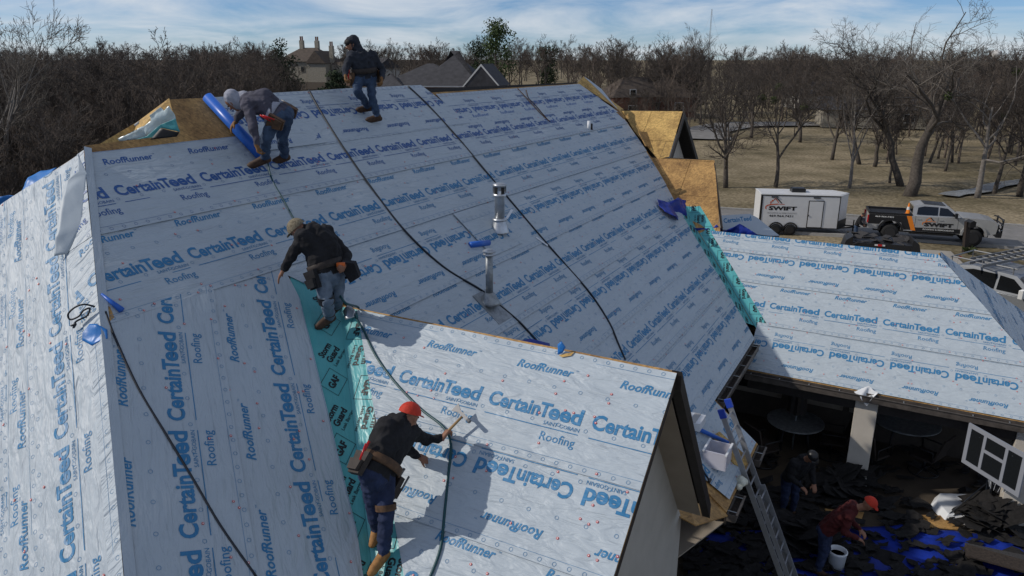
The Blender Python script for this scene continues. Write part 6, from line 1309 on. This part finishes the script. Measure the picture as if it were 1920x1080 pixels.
# basketball hoop
b0 = G(1812, 962); t = thing('basketball_hoop', 'portable basketball hoop with white water-filled base and clear backboard', 'basketball hoop', b0)
mb = MB(); hx, hy = un(AX * .3 - BX * 1), un(AX * 1 + BX * .3)
mb.prism([b0 + hx * a + hy * c + ZX * .0 for a, c in ((-.55, -.42), (.5, -.5), (.68, -.2), (.62, .35), (.2, .55), (-.45, .45), (-.65, .1))], ZX * .16); v_ = np.array(mb.v); k = len(v_) // 2; cc = v_[k:].mean(0); v_[k:, :2] = cc[:2] + (v_[k:, :2] - cc[:2]) * .86; mb.v = [tuple(a) for a in v_]; mb.ball(b0 + hx * .25 + hy * .15 + ZX * .15, (.22, .2, .07), 12); o = obj('base', mb, 'white_plastic', t, False, bevel=.02)
pt = at_y(1864, 858, b0[1] + .1); pb = b0 + hx * .35 + hy * .1 + ZX * .1
mb = MB(); mb.tube([pb, pt], .05, 10); obj('pole', mb, 'hose', t, True)
for e in (-.45, .3): mb = MB(); mb.tube([b0 + hx * e - hy * .35 + ZX * .14, pb * .45 + pt * .55], .014, 6); obj('brace', mb, 'hose', t, True)
zb = ZP + 2.12; e0, e1 = at_z(1826, 800, zb), at_z(1918, 852, zb); bu = un(e1 - e0); bv = ZX.copy(); bn = np.cross(bu, bv); bc = (e0 + e1) / 2 - ZX * .38
def bbox_(name, a0, a1, c0, c1, m_, th=.03): mb = MB(); mb.box(bc + bu * (a0 + a1) / 2 + bv * (c0 + c1) / 2, (a1 - a0, th, c1 - c0), [bu, bn, bv]); return obj(name, mb, m_, t)
fr_ = [(-.62, .62, .33, .41), (-.62, .62, -.41, -.33), (-.62, -.54, -.33, .33), (.54, .62, -.33, .33), (-.26, -.20, -.33, .33), (.20, .26, -.33, .33), (-.20, .20, .02, .08)]
for q in fr_: bbox_('backboard_frame', *q, 'board_shaded')
bbox_('backboard_pane', -.54, .54, -.33, .33, 'glass_dark', .008)
for a in (-.35, .35): mb = MB(); mb.tube([pt, bc + bu * a + bv * .25], .018, 6); obj('arm', mb, 'hose', t, True)
mb = MB(); rc = bc + bn * (-.25 if bn[1] < 0 else .25) - bv * .3; mb.tube([rc + (bu * math.cos(a) + bn * math.sin(a)) * .22 for a in np.linspace(0, 2 * PI, 18)], .01, 6); obj('rim', mb, 'orange', t, True)
mb = MB()
for k in range(12):
    a = 2 * PI * k / 12; mb.tube([rc + (bu * math.cos(a) + bn * math.sin(a)) * .22, rc + (bu * math.cos(a + .3) + bn * math.sin(a + .3)) * .13 - ZX * .35], .004, 4)
obj('net', mb, 'white_plastic', t)
# table, chairs, folded parasol
def table(label, q, r):
    t = thing('patio_table', label, 'table', q); mb = MB(); mb.lathe(q, [(r * .98, .70), (r, .71), (r, .735), (r * .98, .74)], 28); obj('top', mb, 'galv_dull', t)
    for k in range(4): a = k * PI / 2 + .5; mb = MB(); mb.tube([q + V3([math.cos(a), math.sin(a), 0]) * r * .75, q + V3([math.cos(a), math.sin(a), 0]) * r * .55 + ZX * .7], .022, 6); obj('leg', mb, 'black', t, True)
    mb = MB(); mb.lathe(q + ZX * .742, [(.09, 0), (.10, .03), (.05, .035)], 12); return t
def chair(label, q, a):
    t = thing('patio_chair', label, 'chair', q, 'swivel chairs round the patio tables'); f = V3([math.cos(a), math.sin(a), 0]); s = V3([-math.sin(a), math.cos(a), 0]); ax = [f, s, ZX]
    mb = MB(); mb.tube([q + (f * math.cos(k) + s * math.sin(k)) * .30 + ZX * .03 for k in np.linspace(0, 2 * PI, 20)], .018, 6); obj('base_ring', mb, 'black', t, True)
    mb = MB(); mb.tube([q + ZX * .05, q + ZX * .38], .03, 8)
    for k in range(4): a_ = k * PI / 2; mb.tube([q + ZX * .1, q + (f * math.cos(a_) + s * math.sin(a_)) * .29 + ZX * .04], .015, 5)
    obj('pedestal', mb, 'black', t, True)
    mb = MB(); mb.box(q + ZX * .42, (.5, .52, .05), ax); obj('seat', mb, 'leather_dark', t); b_ = un(ZX - f * .28); mb = MB(); mb.box(q - f * .26 + b_ * .28 + ZX * .44, (.04, .5, .58), [np.cross(s, b_), s, b_]); obj('backrest', mb, 'leather_dark', t)
    for k in (-1, 1): mb = MB(); mb.tube([q + s * k * .28 - f * .26 + ZX * .44, q + s * k * .28 - f * .25 + ZX * .66, q + s * k * .28 + f * .22 + ZX * .66, q + s * k * .28 + f * .2 + ZX * .42], .018, 6); obj('arm', mb, 'black', t, True)
t1, t2 = G(1690, 842), G(1485, 842)
table('round glass patio table right of the middle column', t1, .72); table('round patio table in the dark left of the middle column', t2, .62)
for q, a, lab in ((G(1632, 880), .5, 'patio chair nearest the middle column, half in front of the right-hand table'), (G(1730, 885), 2.2, 'patio chair standing between the right-hand table and the hoop base'), (G(1768, 838), 3.0, 'patio chair on the far right of the right-hand table'), (G(1555, 855), 2.8, 'patio chair just left of the middle column'), (G(1430, 868), .4, 'patio chair deep in shade nearest the ladder')): chair(lab, q, a)
for q, lab, m_ in ((t2, 'closed dark parasol standing in the left-hand patio table', 'fascia'), (G(1745, 818), 'closed navy parasol behind the right-hand patio table', 'tarp_blue')):
    t = thing('parasol', lab, 'parasol', q); mb = MB(); mb.tube([q, q + ZX * 2.1], .022, 8); obj('pole', mb, 'galv_dull', t, True); mb = MB(); n = 16
    mb.add([q + ZX * h + V3([math.cos(2 * PI * j / n), math.sin(2 * PI * j / n), 0]) * r_ * (1 + .25 * (j % 2)) for h, r_ in ((.95, .17), (1.3, .15), (1.8, .08), (2.08, .02)) for j in range(n)], [(i * n + j, i * n + (j + 1) % n, (i + 1) * n + (j + 1) % n, (i + 1) * n + j) for i in range(3) for j in range(n)]); obj('canopy', mb, m_, t)
# shrub twigs poking up in front of the lit wing
for (px, py, h_, sd_, lab) in ((1076, 1120, .42, 71, 'leafless shrub twigs rising at the bottom edge before the lit slope'), (1166, 1115, .75, 72, 'thin leafless sapling twig in front of the gable rake')):
    q = at_y(px, py, 3.9); bt = bare_tree(lab, q[0], q[1], h_, sd_, .02, bark='twig', twig='twig', counts=(7, 4, 3), fork=.2, spread=.5, rmin=.004, z=q[2] - .5)
